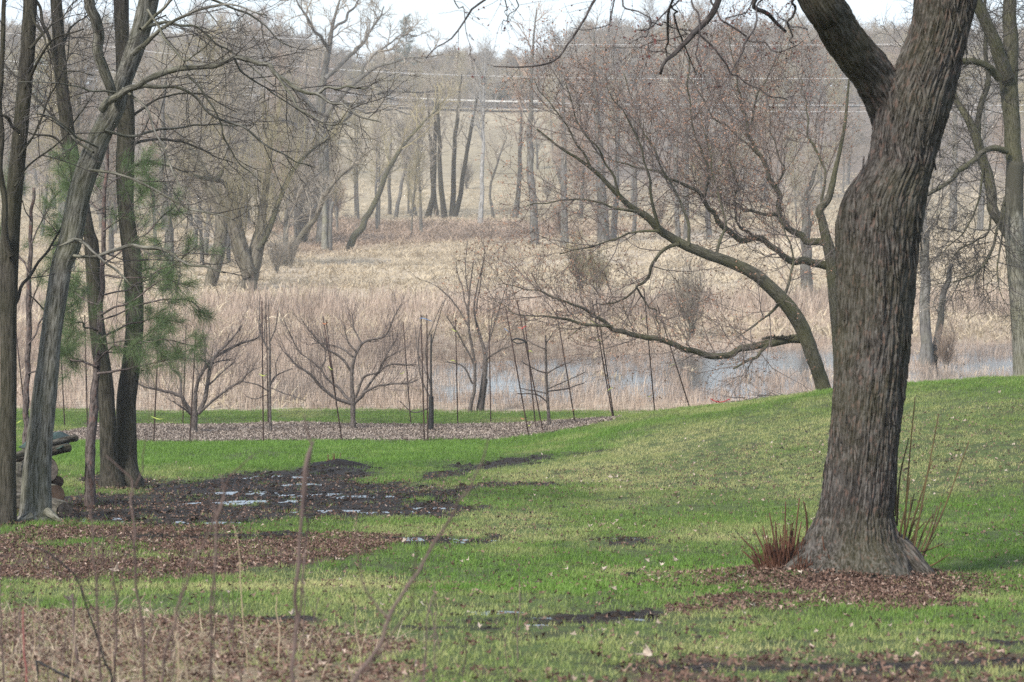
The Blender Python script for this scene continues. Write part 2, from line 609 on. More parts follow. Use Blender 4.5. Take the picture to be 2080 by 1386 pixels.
M['moss'] = bark('mossy_bark', (.016, .014, .011), (.055, .05, .038), (.11, .10, .08), (.07, .072, .022), .55, 45, .2, .7, .01)
M['twig'] = plain('twig_bark', (.035, .030, .027), (.085, .075, .066))
M['redtwig'] = plain('reddish_twig_bark', (.10, .08, .072), (.19, .15, .135))
M['fruit'] = bark('fruit_bark', (.03, .025, .023), (.085, .07, .062), (.16, .14, .125), None, 0, 60, .3)
M['bud'] = plain('bud', (.19, .10, .065), (.31, .185, .125), 3)
M['redbud'] = plain('maple_bud', (.05, .016, .014), (.11, .035, .03), 6)
M['willow'] = bark('willow_bark', (.03, .025, .02), (.095, .082, .063), (.18, .16, .128), (.09, .085, .04), .3, 14, .15, .8, .02)
M['wtwig'] = plain('willow_twig', (.17, .145, .085), (.26, .23, .14), .5)
M['wood'] = bark('far_bark', (.05, .045, .042), (.10, .093, .086), (.17, .16, .15), (.12, .12, .07), .3, 9, .2, .5, .02)
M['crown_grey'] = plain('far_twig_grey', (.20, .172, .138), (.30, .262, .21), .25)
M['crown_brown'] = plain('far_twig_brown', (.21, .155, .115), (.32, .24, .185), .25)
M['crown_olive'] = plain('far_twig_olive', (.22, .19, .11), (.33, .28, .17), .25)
M['birch'] = bark('birch_bark', (.12, .115, .105), (.24, .23, .215), (.34, .33, .31), None, 0, 9, .3)
M['needle'] = plain('pine_needle', (.07, .11, .042), (.14, .19, .08), 4, .6, .3, .3)
M['fir'] = plain('fir_needle', (.02, .05, .03), (.05, .09, .05), 1)
M['sucker'] = plain('sucker_bark', (.06, .025, .016), (.11, .05, .03), 9)
M['sucker_g'] = plain('sucker_bark_olive', (.06, .04, .02), (.10, .07, .03), 9)
M['stem'] = plain('dead_stem', (.055, .036, .032), (.13, .095, .082), 5)
M['stem_pale'] = plain('dead_straw_stem', (.27, .20, .13), (.38, .30, .20), 5)
M['stem_red'] = plain('red_stem', (.13, .04, .035), (.18, .07, .06), 5)
M['log'] = bark('log_bark', (.012, .010, .008), (.06, .052, .042), (.14, .125, .105), (.06, .06, .024), .4, 30, .2, .9, .012)
M['log_end'] = plain('log_end_wood', (.04, .026, .018), (.11, .072, .05), 14)
M['log_end_dark'] = plain('log_end_weathered', (.03, .025, .02), (.12, .10, .085), 18)
M['tarp'] = plain('green_tarp', (.012, .028, .022), (.035, .06, .048), 5, .6)
M['post'] = plain('rusty_post', (.016, .010, .009), (.045, .025, .02), 8, .7)
M['net'] = plain('black_net', (.018, .018, .018), (.03, .03, .03), 3, .6)
M['net_green'] = plain('green_net', (.01, .10, .07), (.02, .14, .10), 3, .6)
for k_, c_ in dict(r_red=(.42, .03, .04), r_orange=(.42, .16, .08), r_yellow=(.40, .45, .10), r_blue=(.13, .20, .33)).items():
    M[k_] = plain('ribbon_' + k_[2:], c_, tuple(x * .85 for x in c_), 9, .5)
M['wire'] = plain('power_wire', (.72, .72, .72), (.8, .8, .8), 1, .4, .5)
M['guard'] = plain('guardrail', (.45, .44, .40), (.52, .5, .46), 1, .5)
M['asphalt'] = plain('asphalt', (.20, .195, .185), (.25, .24, .23), .5)
M['black'] = plain('black_guard', (.012, .012, .012), (.025, .025, .025), 5, .5)


def lawn_mat():
    m = NT('lawn_soil')
    p = m.pos()
    n1 = m.noise(p, 3, 5); n2 = m.noise(p, 22, 4); n3 = m.noise(p, 90, 3)
    grass = m.ramp(m.math('ADD', m.math('MULTIPLY', n2, .5), m.math('MULTIPLY', n3, .5)), [(.35, (.035, .05, .014)), (.5, (.07, .10, .028)), (.68, (.12, .14, .05))])
    soil = m.ramp(n3, [(.3, (.022, .017, .013)), (.7, (.06, .047, .036))])
    g = m.mix(m.mapr(n1, .45, .62, 0, .55), grass, soil)
    drk = m.ramp(m.math('ADD', m.math('MULTIPLY', n2, .6), m.math('MULTIPLY', n3, .4)), [(.35, (.009, .006, .004)), (.6, (.032, .023, .016))])
    lit = m.ramp(n3, [(.3, (.04, .025, .018)), (.55, (.09, .055, .04)), (.75, (.17, .115, .085))])
    stra = m.ramp(n3, [(.3, (.10, .07, .045)), (.7, (.30, .23, .15))])
    bed = m.ramp(n3, [(.3, (.10, .08, .07)), (.7, (.32, .27, .24))])
    c = m.mix(m.attr('lit').outputs['Fac'], g, lit)
    c = m.mix(m.attr('straw').outputs['Fac'], c, stra)
    mud = m.attr('mud').outputs['Fac']
    c = m.mix(mud, c, drk)
    c = m.mix(m.attr('bed').outputs['Fac'], c, bed)
    wet = m.math('MULTIPLY', mud, m.mapr(n2, .3, .7, .2, 1))
    r = m.mapr(wet, 0, 1, .95, .6)
    h = m.math('ADD', m.math('MULTIPLY', n2, .6), m.math('MULTIPLY', n3, .4))
    return m.surf(c, r, m.bump(h, .8, .035), .16)


def marsh_mat(name, a, b, c_, sc=1.0, wood=False):
    m = NT(name)
    p = m.pos()
    n1 = m.noise(m.scalev(p, (1, .5, 1)), .16 * sc, 5); n2 = m.noise(p, 2.2 * sc, 5, .65); n0 = m.noise(m.scalev(p, (1, .4, 1)), .03 * sc, 4)
    c = m.ramp(n2, [(.32, a), (.5, b), (.68, c_)])
    c = m.mix(m.mapr(n1, .5, .68, 0, .6), c, tuple(x * .62 for x in b))
    c = m.mix(m.mapr(n0, .52, .66, 0, .5), c, (.16, .14, .075))
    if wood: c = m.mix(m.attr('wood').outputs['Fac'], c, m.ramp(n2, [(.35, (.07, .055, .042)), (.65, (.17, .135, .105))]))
    return m.surf(c, .95, m.bump(n2, .8, .15), .15)


def var_mat(name, stops, dry=None, rough=.8, spec=.2, transl=None, world=.8, amount=.5):
    """instanced stuff: colour varies by instance and by place; 'dry' mixes to a second colour"""
    m = NT(name)
    r = m.n('ShaderNodeObjectInfo').outputs['Random']
    v = m.attr('tint', 'INSTANCER').outputs['Fac']
    n = m.noise(m.pos(), world, 3)
    f = m.math('ADD', m.math('MULTIPLY', v, amount), m.math('MULTIPLY', n, 1 - amount))
    c = m.ramp(f, stops)
    if dry is not None:
        c = m.mix(m.attr('dry', 'INSTANCER').outputs['Fac'], c, dry)
    return m.surf(c, rough, None, spec, transl)


M['lawn'] = lawn_mat()
M['marsh'] = marsh_mat('marsh_ground', (.22, .175, .125), (.36, .295, .22), (.50, .425, .325))
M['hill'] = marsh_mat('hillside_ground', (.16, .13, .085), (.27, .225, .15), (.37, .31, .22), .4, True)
M['grass'] = var_mat('grass_blade', [(.22, (.055, .11, .014)), (.5, (.105, .20, .026)), (.78, (.17, .29, .05))], (.42, .395, .17), .55, .3, .3)
M['leaf'] = var_mat('leaf_litter', [(.2, (.042, .022, .015)), (.42, (.12, .07, .05)), (.62, (.22, .14, .105)), (.88, (.46, .36, .29))], None, .8, .25, .15, 14, .8)
M['paleleaf'] = plain('pale_dead_leaf', (.22, .16, .115), (.52, .44, .36), 2.5, .7, .3, .15)
M['straw'] = var_mat('straw', [(.2, (.16, .11, .07)), (.5, (.34, .255, .17)), (.85, (.54, .44, .31))], None, .7, .3, .2, 5, .8)
M['chip'] = var_mat('wood_chip', [(.2, (.065, .049, .04)), (.5, (.17, .132, .106)), (.85, (.37, .31, .26))], None, .85, .2, None, 9, .85)
M['clod'] = var_mat('mud_clod', [(.2, (.010, .007, .005)), (.8, (.036, .027, .019))], None, .7, .15, None, 9, .7)
M['reed'] = var_mat('dry_reed', [(.2, (.26, .19, .145)), (.5, (.43, .335, .265)), (.85, (.60, .505, .40))], (.17, .135, .11), .8, .2, .2, .25, .6)
M['tuft'] = var_mat('marsh_grass', [(.2, (.28, .22, .145)), (.5, (.48, .395, .275)), (.85, (.66, .57, .42))], (.30, .215, .165), .85, .2, .2, .12, .5)
M['water'] = NT('pond_water')
_m = M['water']
M['water'] = _m.surf((.05, .05, .05), .10, _m.bump(_m.noise(_m.scalev(_m.pos(), (1, .5, 1)), 6, 3), .12, .02), 1.0)
_m = NT('puddle_water')
M['puddle'] = _m.surf((.012, .010, .009), .05, _m.bump(_m.noise(_m.pos(), 14, 2), .08, .01), .5)

# ------------------------------------------------------------------ ground sheets
sm = np.linspace(-1.2, 1.2, 330)
ext = np.array([.6, 1.5, 3, 6, 11, 20, 40, 80, 150, 240.])


def sheet(name, ys, mat, fine=330, attrs=False):
    s_ = np.linspace(-1.2, 1.2, fine)
    rows = []
    for y in ys:
        x = s_ * (.2 * max(y, 0) + 1.5)
        rows.append(np.concatenate([x[0] - ext[::-1], x, x[-1] + ext]))
    X = np.array(rows); Y = np.repeat(np.array(ys)[:, None], X.shape[1], 1)
    nr, nc = X.shape
    Z = ground(X.ravel(), Y.ravel())
    at = {}
    x, y = X.ravel(), Y.ravel()
    if attrs:
        mud, lit, dry, lush, bed, straw = cover(x, y, Z)
        Z = Z + (mud * .05 + .008) * (fbm(x * 7, y * 5, s=81, o=4) - .5) * (y > 5)
        Z = Z + bed * .03 * (fbm(x * 4, y * 3, s=83) - .2)
        at = dict(mud=mud, lit=lit, bed=bed, straw=straw)
    if name == 'hillside':
        nz = (fbm(x * .02, y * .02, s=31) - .5) * 30
        sx_ = x / np.maximum(y, 1) * F + nz
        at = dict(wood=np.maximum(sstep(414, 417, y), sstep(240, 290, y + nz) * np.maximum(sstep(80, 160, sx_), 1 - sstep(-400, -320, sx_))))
    i = (np.arange(nr - 1)[:, None] * nc + np.arange(nc - 1)[None]).ravel()
    q = np.stack([i, i + 1, i + nc + 1, i + nc], -1)
    o = link(name, mesh_np(name, np.stack([x, y, Z], 1), [q], mat, at))
    return tag(o, kind='structure')


ys = list(np.arange(-30, 6, 2.0))
y = 6.0
while y < 57: ys.append(y); y += .0026 * y + .035
ys.append(57.0)
tag(sheet('lawn', ys, M['lawn'], 340, True), 'green lawn sloping down with mud and leaf litter')
ys2 = [57.0]; y = 57.0
while y < 200: y += .006 * y; ys2.append(y)
tag(sheet('marsh_ground', ys2, M['marsh'], 340), 'flat marsh of dry tan grass behind the lawn')
ylast = ys2[-1]; ys3 = [ylast]; y = ylast
while y < 1000: y += .012 * y; ys3.append(y)
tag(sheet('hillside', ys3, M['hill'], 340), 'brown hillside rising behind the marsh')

# pond
def flat(name, P, mat, label=None, kind='structure'):
    P = np.asarray(P)
    o = link(name, mesh_np(name, P, [np.arange(len(P))[None]], mat, smooth=False))
    return tag(o, label, kind=kind)


pond = [(-6, 60), (6, 58.5), (14, 58.5), (24, 60), (26, 79), (14, 81.5), (8, 80), (3, 76), (-3, 72), (-6, 66)]
flat('pond_water', [(a, b, 0.0) for a, b in pond], M['water'], 'pale pond water between dry reeds')
for (a, b, rx_, ry_, l) in PUD:
    n = 28
    t = np.arange(n) * 2 * PI / n
    rr = 1.2 * (1 + .5 * (vnoise(np.cos(t) * 1.6 + a, np.sin(t) * 1.6 + b, s=3) - .5))
    flat('puddle', np.stack([a + rx_ * rr * np.cos(t), b + ry_ * rr * np.sin(t), np.full(n, l)], 1), M['puddle'])

# road on the far hill
rx0 = np.linspace(-150, 200, 60)
V = []
for x in rx0:
    for yy in (404.5, 411.5): V.append((x, yy, max(gz(x, 402), gz(x, 414)) + .06))
V = np.array(V)
i = np.arange(59) * 2
tag(link('road', mesh_np('road', V, [np.stack([i, i + 2, i + 3, i + 1], -1)], M['asphalt'])), 'road crossing the far hillside', kind='structure')

# ------------------------------------------------------------------ scatter
def proto(name, V, Fq, mat, smooth=False):
    return bpy.data.objects.new(name, mesh_np(name, V, Fq, mat, smooth=smooth))


def scatter(name, P, rot, scl, pid, protos, label=None, dry=None, tint=None, parent=None):
    c = bpy.data.collections.new(name + '_kinds')
    for k, o in enumerate(protos):
        o.name = '%s_kind_%02d' % (name, k); c.objects.link(o)
    n = len(P)
    me = mesh_np(name, P, [], None, dict(rot=rot, scl=scl, pidf=pid.astype(float), dry=np.zeros(n) if dry is None else dry, tint=RNG.random(n) if tint is None else tint))
    o = link(name, me, parent)
    g = bpy.data.node_groups.new(name, 'GeometryNodeTree')
    g.interface.new_socket('Geometry', in_out='INPUT', socket_type='NodeSocketGeometry')
    g.interface.new_socket('Geometry', in_out='OUTPUT', socket_type='NodeSocketGeometry')
    N = g.nodes
    gi, go = N.new('NodeGroupInput'), N.new('NodeGroupOutput')
    ci = N.new('GeometryNodeCollectionInfo'); ci.inputs['Collection'].default_value = c
    ci.inputs['Separate Children'].default_value = True; ci.inputs['Reset Children'].default_value = True
    ip = N.new('GeometryNodeInstanceOnPoints'); ip.inputs['Pick Instance'].default_value = True

    def na(nm, ty):
        q = N.new('GeometryNodeInputNamedAttribute'); q.data_type = ty; q.inputs['Name'].default_value = nm
        return q.outputs['Attribute']
    f2i = N.new('FunctionNodeFloatToInt')
    g.links.new(na('pidf', 'FLOAT'), f2i.inputs[0])
    e2r = N.new('FunctionNodeEulerToRotation')
    g.links.new(na('rot', 'FLOAT_VECTOR'), e2r.inputs[0])
    g.links.new(gi.outputs[0], ip.inputs['Points'])
    g.links.new(ci.outputs[0], ip.inputs['Instance'])
    g.links.new(f2i.outputs[0], ip.inputs['Instance Index'])
    g.links.new(e2r.outputs[0], ip.inputs['Rotation'])
    g.links.new(na('scl', 'FLOAT_VECTOR'), ip.inputs['Scale'])
    g.links.new(ip.outputs[0], go.inputs[0])
    md = o.modifiers.new('scatter', 'NODES'); md.node_group = g
    return tag(o, label, kind='stuff')


def blades(n, rad, h0, h1, wd, lean, rng, segs=2, curl=.5):
    """tuft of bent tapered blades"""
    V, Q, T = [], [], []
    for k in range(n):
        r = rad * math.sqrt(rng.random()); a = rng.random() * 6.28
        b = np.array([r * math.cos(a), r * math.sin(a), -.01])
        h = rng.uniform(h0, h1); az = rng.random() * 6.28
        ln = lean * rng.uniform(.2, 1.3); d = np.array([math.cos(az), math.sin(az), 0])
        s_ = np.array([-math.sin(az + rng.normal(0, .6)), math.cos(az), 0]) * wd * .5
        o = len(V)
        for j in range(segs):
            t = j / segs
            p = b + d * ln * h * (t ** 1.6) + np.array([0, 0, h * (t - curl * .3 * ln * t * t)])
            V += [p - s_ * (1 - .5 * t), p + s_ * (1 - .5 * t)]
        V.append(b + d * ln * h + np.array([0, 0, h * (1 - curl * .3 * ln)]))
        for j in range(segs - 1): Q.append((o + 2 * j, o + 2 * j + 1, o + 2 * j + 3, o + 2 * j + 2))
        T.append((o + 2 * segs - 2, o + 2 * segs - 1, o + 2 * segs))
    return np.array(V), ([np.array(Q)] if Q else []) + [np.array(T)]


def spots(n, y0, y1, pad=1.12, xr=None):
    """random ground points with even density over the view's wedge"""
    yy = np.sqrt(RNG.random(n) * (y1 * y1 - y0 * y0) + y0 * y0)
    xx = RNG.uniform(-1, 1, n) * (.1944 * yy * pad + .3)
    return xx, yy


def euler(n, tilt=.15):
    return np.stack([RNG.normal(0, tilt, n), RNG.normal(0, tilt, n), RNG.random(n) * 6.28], 1)


r_ = np.random.default_rng(3)
gp = [proto('g', *blades(20, .08, .018, .045, .0038, .9, r_), M['grass']) for _ in range(5)]
x, y = spots(190000, 8.5, 57.6)
z = ground(x, y)
mud, lit, dry, lush, bed, straw = cover(x, y, z)
keep = RNG.random(len(x)) < np.clip((1 - mud * .97) * (1 - lit * .72) * (1 - bed) * (1 - straw * .6) * (1 - .95 * np.clip(1.5 * np.exp(-((x - 2.15) / .75) ** 2 - ((y - 17.6) / .65) ** 2), 0, 1)), 0, 1) * np.where(y < 26, 1, .7) * (1 - .25 * dry) * (.45 + .55 * sstep(.36, .52, fbm(x * 1.5, y * 1.1, s=107)))
x, y, z, dry, lush = (a[keep] for a in (x, y, z, dry, lush))
n = len(x)
s_ = RNG.uniform(.7, 1.25, n) * (1 + .15 * lush - .15 * dry) * (.8 + .012 * y)
dr = np.clip(dry * RNG.uniform(.5, 1.1, n) * .88 + .35 * sstep(.54, .7, fbm(x * .9, y * .6, s=109)) + (RNG.random(n) < .12) * .35 - lush * .5 + .06, 0, .95)
ti = np.clip(RNG.normal(.45, .2, n) + .16 * lush, 0, 1)
scatter('lawn_grass', np.stack([x, y, z], 1), euler(n), np.stack([s_, s_, s_], 1), RNG.integers(0, 5, n), gp, 'short spring grass covering the lawn', dr, ti)


def leafshape(L, wd, curl, rng):
    """small curled lobed leaf"""
    pts = [(0, 0), (.25, .35), (.35, .9), (.6, .55), (1.0, .25), (1.3, 0), (1.0, -.3), (.6, -.6), (.35, -.95), (.2, -.35)]
    V = np.array([(p[0] * L - .6 * L, p[1] * wd * rng.uniform(.8, 1.2), 0) for p in pts] + [(0, 0, 0)])
    V[:, 2] = curl * (V[:, 1] / wd) ** 2 * L + curl * .6 * (V[:, 0] / L) ** 2 * L + rng.normal(0, .04 * L, len(V)) + .006
    n = len(pts)
    return V, [np.array([(i, (i + 1) % n, n) for i in range(n)])]


lp = [proto('l', *leafshape(.026, .013, r_.uniform(.2, .8), r_), M['leaf']) for _ in range(6)]
x, y = spots(420000, 8.5, 34)
z = ground(x, y)
mud, lit, dry, lush, bed, straw = cover(x, y, z)
pr = np.clip(lit * .62 * sstep(.25, .6, fbm(x * 2.2, y * 1.6, s=101) + .08) + straw * .5 + mud * .035 + .022 + .02 * dry + 1.1 * np.exp(-((x - 2.15) / .85) ** 2 - ((y - 17.6) / .75) ** 2), 0, 1) * np.clip(y / 18, .5, 1)
k = RNG.random(len(x)) < pr
x, y, z = x[k], y[k], z[k]
n = len(x)
s_ = RNG.uniform(.6, 1.3, n)
scatter('leaf_litter', np.stack([x, y, z + .012], 1), euler(n, .45), np.stack([s_, s_, s_], 1), RNG.integers(0, 6, n), lp, 'red brown leaf litter in patches on the lawn', tint=np.clip(RNG.normal(.42, .2, n), 0, 1))

# mud clods
def clod(rng):
    a = np.array([(0, 0, 1), (1, 0, 0), (.3, .95, 0), (-.8, .6, 0), (-.8, -.6, 0), (.3, -.95, 0), (0, 0, -.6)]) * rng.uniform(.7, 1.3, (7, 1))
    f = [(0, i, i % 5 + 1) for i in range(1, 6)] + [(6, i % 5 + 1, i) for i in range(1, 6)]
    return a * np.array([1, .8, .55]), [np.array(f)]


cp = [proto('c', *clod(r_), M['clod'], True) for _ in range(5)]
x, y = spots(90000, 12, 45)
z = ground(x, y)
mud, lit, dry, lush, bed, straw = cover(x, y, z)
k = RNG.random(len(x)) < np.maximum(mud * .42, .012)
x, y, z, mud = x[k], y[k], z[k], mud[k]
n = len(x)
s_ = RNG.lognormal(-4.3, .45, n)
lvl = np.full(n, 0.0)
scatter('mud_clods', np.stack([x, y, z - .001], 1), euler(n, .4), np.stack([s_ * 1.5, s_ * 1.5, s_], 1), RNG.integers(0, 5, n), cp, 'churned dark mud clods round the puddles')

# wood chips on the bed
def chip(rng):
    a, b, c = rng.uniform(.016, .042), rng.uniform(.005, .012), .005
    V = np.array([(-a, -b, 0), (a, -b * .6, 0), (a, b, 0), (-a, b * .8, 0), (-a, -b, c), (a, -b * .6, c), (a, b, c), (-a, b * .8, c)])
    return V, [np.array([(4, 5, 6, 7), (0, 1, 5, 4), (1, 2, 6, 5), (2, 3, 7, 6), (3, 0, 4, 7)])]


hp = [proto('h', *chip(r_), M['chip']) for _ in range(5)]
n0 = 60000
x = RNG.uniform(-9.2, 2.4, n0); y = RNG.uniform(46.4, 53.6, n0); z = ground(x, y)
_, _, _, _, bed, _ = cover(x, y, z)
k = bed > .5
x, y, z = x[k], y[k], z[k]; n = len(x)
s_ = RNG.uniform(.7, 1.5, n)
mb = scatter('mulch_chips', np.stack([x, y, z + .02], 1), euler(n, .5), np.stack([s_, s_, s_], 1), RNG.integers(0, 5, n), hp, 'pale wood chip mulch under the orchard trees')

# straw in the near left corner
sp = [proto('s', *blades(8, .16, .02, .07, .0026, 5, r_, 2, .25), M['straw']) for _ in range(5)]
x, y = spots(9000, 8.2, 14.5)
z = ground(x, y)
mud, lit, dry, lush, bed, straw = cover(x, y, z)
k = RNG.random(len(x)) < np.clip(straw * .55 * sstep(.38, .62, fbm(x * 2, y * 1.5, s=103)), 0, 1)
x, y, z = x[k], y[k], z[k]; n = len(x)
s_ = RNG.uniform(.6, 1.3, n)
scatter('dry_straw', np.stack([x, y, z], 1), euler(n, .2), np.stack([s_, s_, s_], 1), RNG.integers(0, 5, n), sp, 'flattened straw in the near left corner')

# reeds round the pond
rp_ = [proto('r', *blades(13, .36, .35, 1.15, .024, .42, r_, 3, .6), M['reed']) for _ in range(5)] + \
      [proto('r', *blades(14, .42, .2, .55, .028, 1.3, r_, 3, 1.2), M['reed']) for _ in range(4)]
x, y = spots(40000, 57.3, 112, 1.2)
px, py = proj(x, y, 0 * x)
wat = np.zeros_like(x)
for a in ((1520, 742, 170, 22), (1620, 732, 110, 22), (1420, 775, 60, 26), (1240, 775, 130, 12), (1010, 788, 90, 16), (1110, 800, 70, 9), (1980, 738, 90, 22), (1850, 728, 50, 12), (1330, 802, 70, 9), (950, 752, 60, 7), (1130, 750, 60, 6), (930, 795, 30, 12)):
    wat = np.maximum(wat, ell(px, py, *a))
nn = fbm(x * .5, y * .35, s=91)
wat = sstep(.42, .72, wat * .9 + (nn - .5) * 1.1 + (fbm(x * 1.6, y * .8, s=92) - .5) * 1.1) * (wat > 0)
cov = (1 - .985 * wat) * np.where(y < 82, 1, .62) * np.where(y < 90, 1, (112 - y) / 22) * sstep(.25, .5, fbm(x * .12, y * .1, s=95) + .15)
cov *= np.where((px < 620) & (y < 70), .5, 1.0)
k = RNG.random(len(x)) < cov
x, y = x[k], y[k]; n = len(x); z = np.maximum(ground(x, y), -.05)
px, py = proj(x, y, z)
s_ = RNG.uniform(.6, 1.15, n) * np.where(y < 94, np.where(px > 860, .32 + .2 * RNG.random(n) ** 2, .62), 1) * (.55 + .8 * fbm(x * .35, y * .25, s=93))
scatter('dry_reeds', np.stack([x, y, z], 1), euler(n, .10), np.stack([s_, s_, s_ * RNG.uniform(.7, 1.1, n)], 1), RNG.integers(0, 9, n), rp_, 'dry pale reeds standing round the pond', dry=np.clip(sstep(.50, .68, fbm(x * .22, y * .13, s=94)) * .75 + ell(px, py, 860, 700, 190, 30) * .4 + ell(px, py, 1040, 705, 120, 26) * .5, 0, .85) * RNG.uniform(.3, 1, n),
        tint=np.clip(fbm(x * .2, y * .12, s=97) + RNG.normal(0, .15, n), 0, 1))

# dry grass over the marsh
tp = [proto('t', *blades(15, .45, .18, .5, .034, 1.3, r_, 2, 1.2), M['tuft']) for _ in range(5)]
x, y = spots(60000, 57.5, 290, 1.2)
px, py = proj(x, y, ground(x, y))
k = RNG.random(len(x)) < np.where(y < 82, np.where(px > 860, .04, .3), np.where(y < 230, 1, .5)) * sstep(.12, .42, fbm(x * .2, y * .1, s=99))
x, y, px, py = x[k], y[k], px[k], py[k]; n = len(x); z = np.maximum(ground(x, y), -.03)
br = np.clip(ell(px, py, 860, 475, 280, 26) + ell(px, py, 1150, 470, 200, 20) * .6 + ell(px, py, 640, 480, 140, 40) + ell(px, py, 1500, 480, 300, 20) * .6, 0, 1) * (fbm(x * .1, y * .06, s=5) > .42)
s_ = RNG.uniform(.6, 1.5, n) * (1 + .6 * br)
scatter('marsh_grass', np.stack([x, y, z], 1), euler(n, .2), np.stack([s_, s_, s_ * RNG.uniform(.3, .8, n) * np.where(y < 100, 1, .8)], 1), RNG.integers(0, 5, n), tp, 'pale dry grass tufts over the marsh', dry=br * .8,
        tint=np.clip(fbm(x * .06, y * .03, s=98) + RNG.normal(0, .18, n), 0, 1))

# ------------------------------------------------------------------ big maple on the right
def big_maple():
    D = 18.0
    bx, by = W(1748, 1188, D)[:2]
    t = Tree('maple_tree', 'massive rough barked maple forking high up on the right with red sprouts round its foot', 'tree', (bx, by, gz(bx, by) - .05))
    tab = [(1240, 1535, 1925), (1215, 1553, 1908), (1187, 1556, 1904), (1160, 1578, 1884), (1130, 1604, 1860), (1086, 1630, 1829), (1042, 1656, 1815), (999, 1666, 1818), (911, 1675, 1825),
           (850, 1680, 1832), (780, 1686, 1839), (690, 1691, 1849), (600, 1693, 1858), (550, 1693, 1864), (498, 1693, 1870), (460, 1692, 1876), (433, 1694, 1880), (410, 1699, 1882),
           (390, 1709, 1885), (366, 1725, 1890), (346, 1740, 1895), (325, 1750, 1900), (303, 1756, 1904), (260, 1758, 1917), (238, 1760, 1924), (195, 1772, 1934), (165, 1788, 1940), (135, 1804, 1947),
           (87, 1826, 1958), (43, 1837, 1969), (0, 1841, 1976), (-120, 1862, 1996), (-300, 1900, 2010), (-600, 1945, 2030), (-900, 1985, 2045)]
    tab = np.array(tab, float)[::-1]
    rows = np.interp(np.linspace(0, 1, 620), np.linspace(0, 1, 5), [-900, -50, 450, 900, 1240])
    rows = np.concatenate([np.linspace(-900, -60, 60), np.linspace(-50, 1240, 760)])
    cl = np.interp(rows, tab[:, 0], tab[:, 1]); cr = np.interp(rows, tab[:, 0], tab[:, 2])
    k = np.ones(9) / 9
    sm_ = lambda a: np.convolve(np.pad(a, 4, mode='edge'), k, 'valid')
    cl, cr = sm_(cl), sm_(cr)
    C = np.array([W((a + b) / 2, r, D) for a, b, r in zip(cl, cr, rows)])
    R = (cr - cl) / 2 * D / F * .945
    C[:, 1] = by + .05 * np.sin(rows / 260.)
    S = 300
    th = np.arange(S) * 2 * PI / S
    TH, ROW = np.meshgrid(th, rows)
    RR = np.repeat(R[:, None], S, 1)
    zz = np.repeat(C[:, 2:3], S, 1)
    ln = -ROW * D / F
    fl = sstep(1060, 1215, ROW)
    lobes = .5 + .5 * np.cos(TH * 6 + 1.1 + .6 * np.sin(TH * 2))
    RR = RR * (1 + fl * (.22 * (lobes - .45)))
    low = sstep(950, 1150, ROW)
    ca, sa = np.cos(TH), np.sin(TH)
    q = RR
    # long overlapping bark strips
    wob = fbm(ca * 2 + 4, sa * 2, ln * 3, s=11) * .9
    u = ca * 11 * (R.mean() * 3.2) + wob; v = sa * 11 * (R.mean() * 3.2) + wob
    r1 = fbm(ca * 7 + wob, sa * 7 + wob, ln * 3.2, s=1, o=3)
    r2 = fbm(ca * 17 + wob, sa * 17, ln * 7.5, s=2, o=3)
    rid = 1 - np.abs(2 * r1 - 1) * 2.2
    rid2 = 1 - np.abs(2 * r2 - 1) * 2.0
    plate = vnoise(ca * 14 + wob * 3, sa * 14 + wob * 3, ln * 6, s=4)
    f1 = np.clip(1 - np.abs(2 * fbm(ca * 10 + wob, sa * 10 + wob, ln * 1.5, s=1, o=3) - 1) * 3.2, 0, 1)
    f2 = np.clip(1 - np.abs(2 * fbm(ca * 20 + wob, sa * 20 + wob, ln * 3.4, s=2, o=3) - 1) * 2.8, 0, 1)
    f3 = fbm(ca * 40, sa * 40, ln * 9, s=6, o=2)
    brk = np.clip(1 - np.abs(2 * fbm(ca * 8, sa * 8, ln * 13, s=15, o=3) - 1) * 4, 0, 1)
    pl = vnoise(ca * 13 + wob * 2, sa * 13 + wob * 2, ln * 7, s=4)
    d = -.015 * f1 - .010 * f2 + .010 * (f3 - .5) - .006 * brk + .007 * (np.round(pl * 3) / 3 - .5) + .05 * (fbm(ca * 1.6, sa * 1.6, ln * 1.2, s=7) - .5) + .006
    d = d + .03 * low * (fbm(ca * 5, sa * 5, ln * 2, s=8) - .5)
    # hollow scar on the left foot
    px_s = (TH - (PI * 1.5 - .55)); 
    scar = np.exp(-((np.angle(np.exp(1j * px_s))) / .16) ** 2 - ((ROW - 1085) / 55) ** 2)
    d = d - .055 * scar + .02 * np.exp(-((np.angle(np.exp(1j * px_s))) / .30) ** 2 - ((ROW - 1075) / 80) ** 2)
    # old limb knot
    kn = np.exp(-((np.angle(np.exp(1j * (TH - PI * 1.5 + .35)))) / .16) ** 2 - ((ROW - 425) / 28) ** 2)
    d = d + .03 * kn * np.cos(np.sqrt(((TH - PI * 1.5 + .35) / .05) ** 2 + ((ROW - 425) / 9) ** 2))
    RR = RR + d
    V = np.stack([C[:, 0:1] + RR * ca, C[:, 1:2] + RR * sa, zz], -1).reshape(-1, 3)
    n = len(rows)
    i = np.arange(n - 1)[:, None] * S + np.arange(S)[None]; i2 = np.arange(n - 1)[:, None] * S + (np.arange(S)[None] + 1) % S
    f = np.stack([i, i + S, i2 + S, i2], -1).reshape(-1, 4)
    bc = np.stack([ca * RR, sa * RR, ln], -1).reshape(-1, 3)
    t.raw('trunk', V, [f], M['maple'], attrs=dict(bc=bc))
    # left limb
    P, R2 = limb([(1836, 310, 90), (1806, 215, 92), (1772, 150, 86), (1740, 112, 84), (1711, 72, 82), (1686, 30, 82), (1663, -5, 82), (1580, -150, 76), (1480, -340, 64), (1330, -560, 46)], D, 0, -1.2, 260)
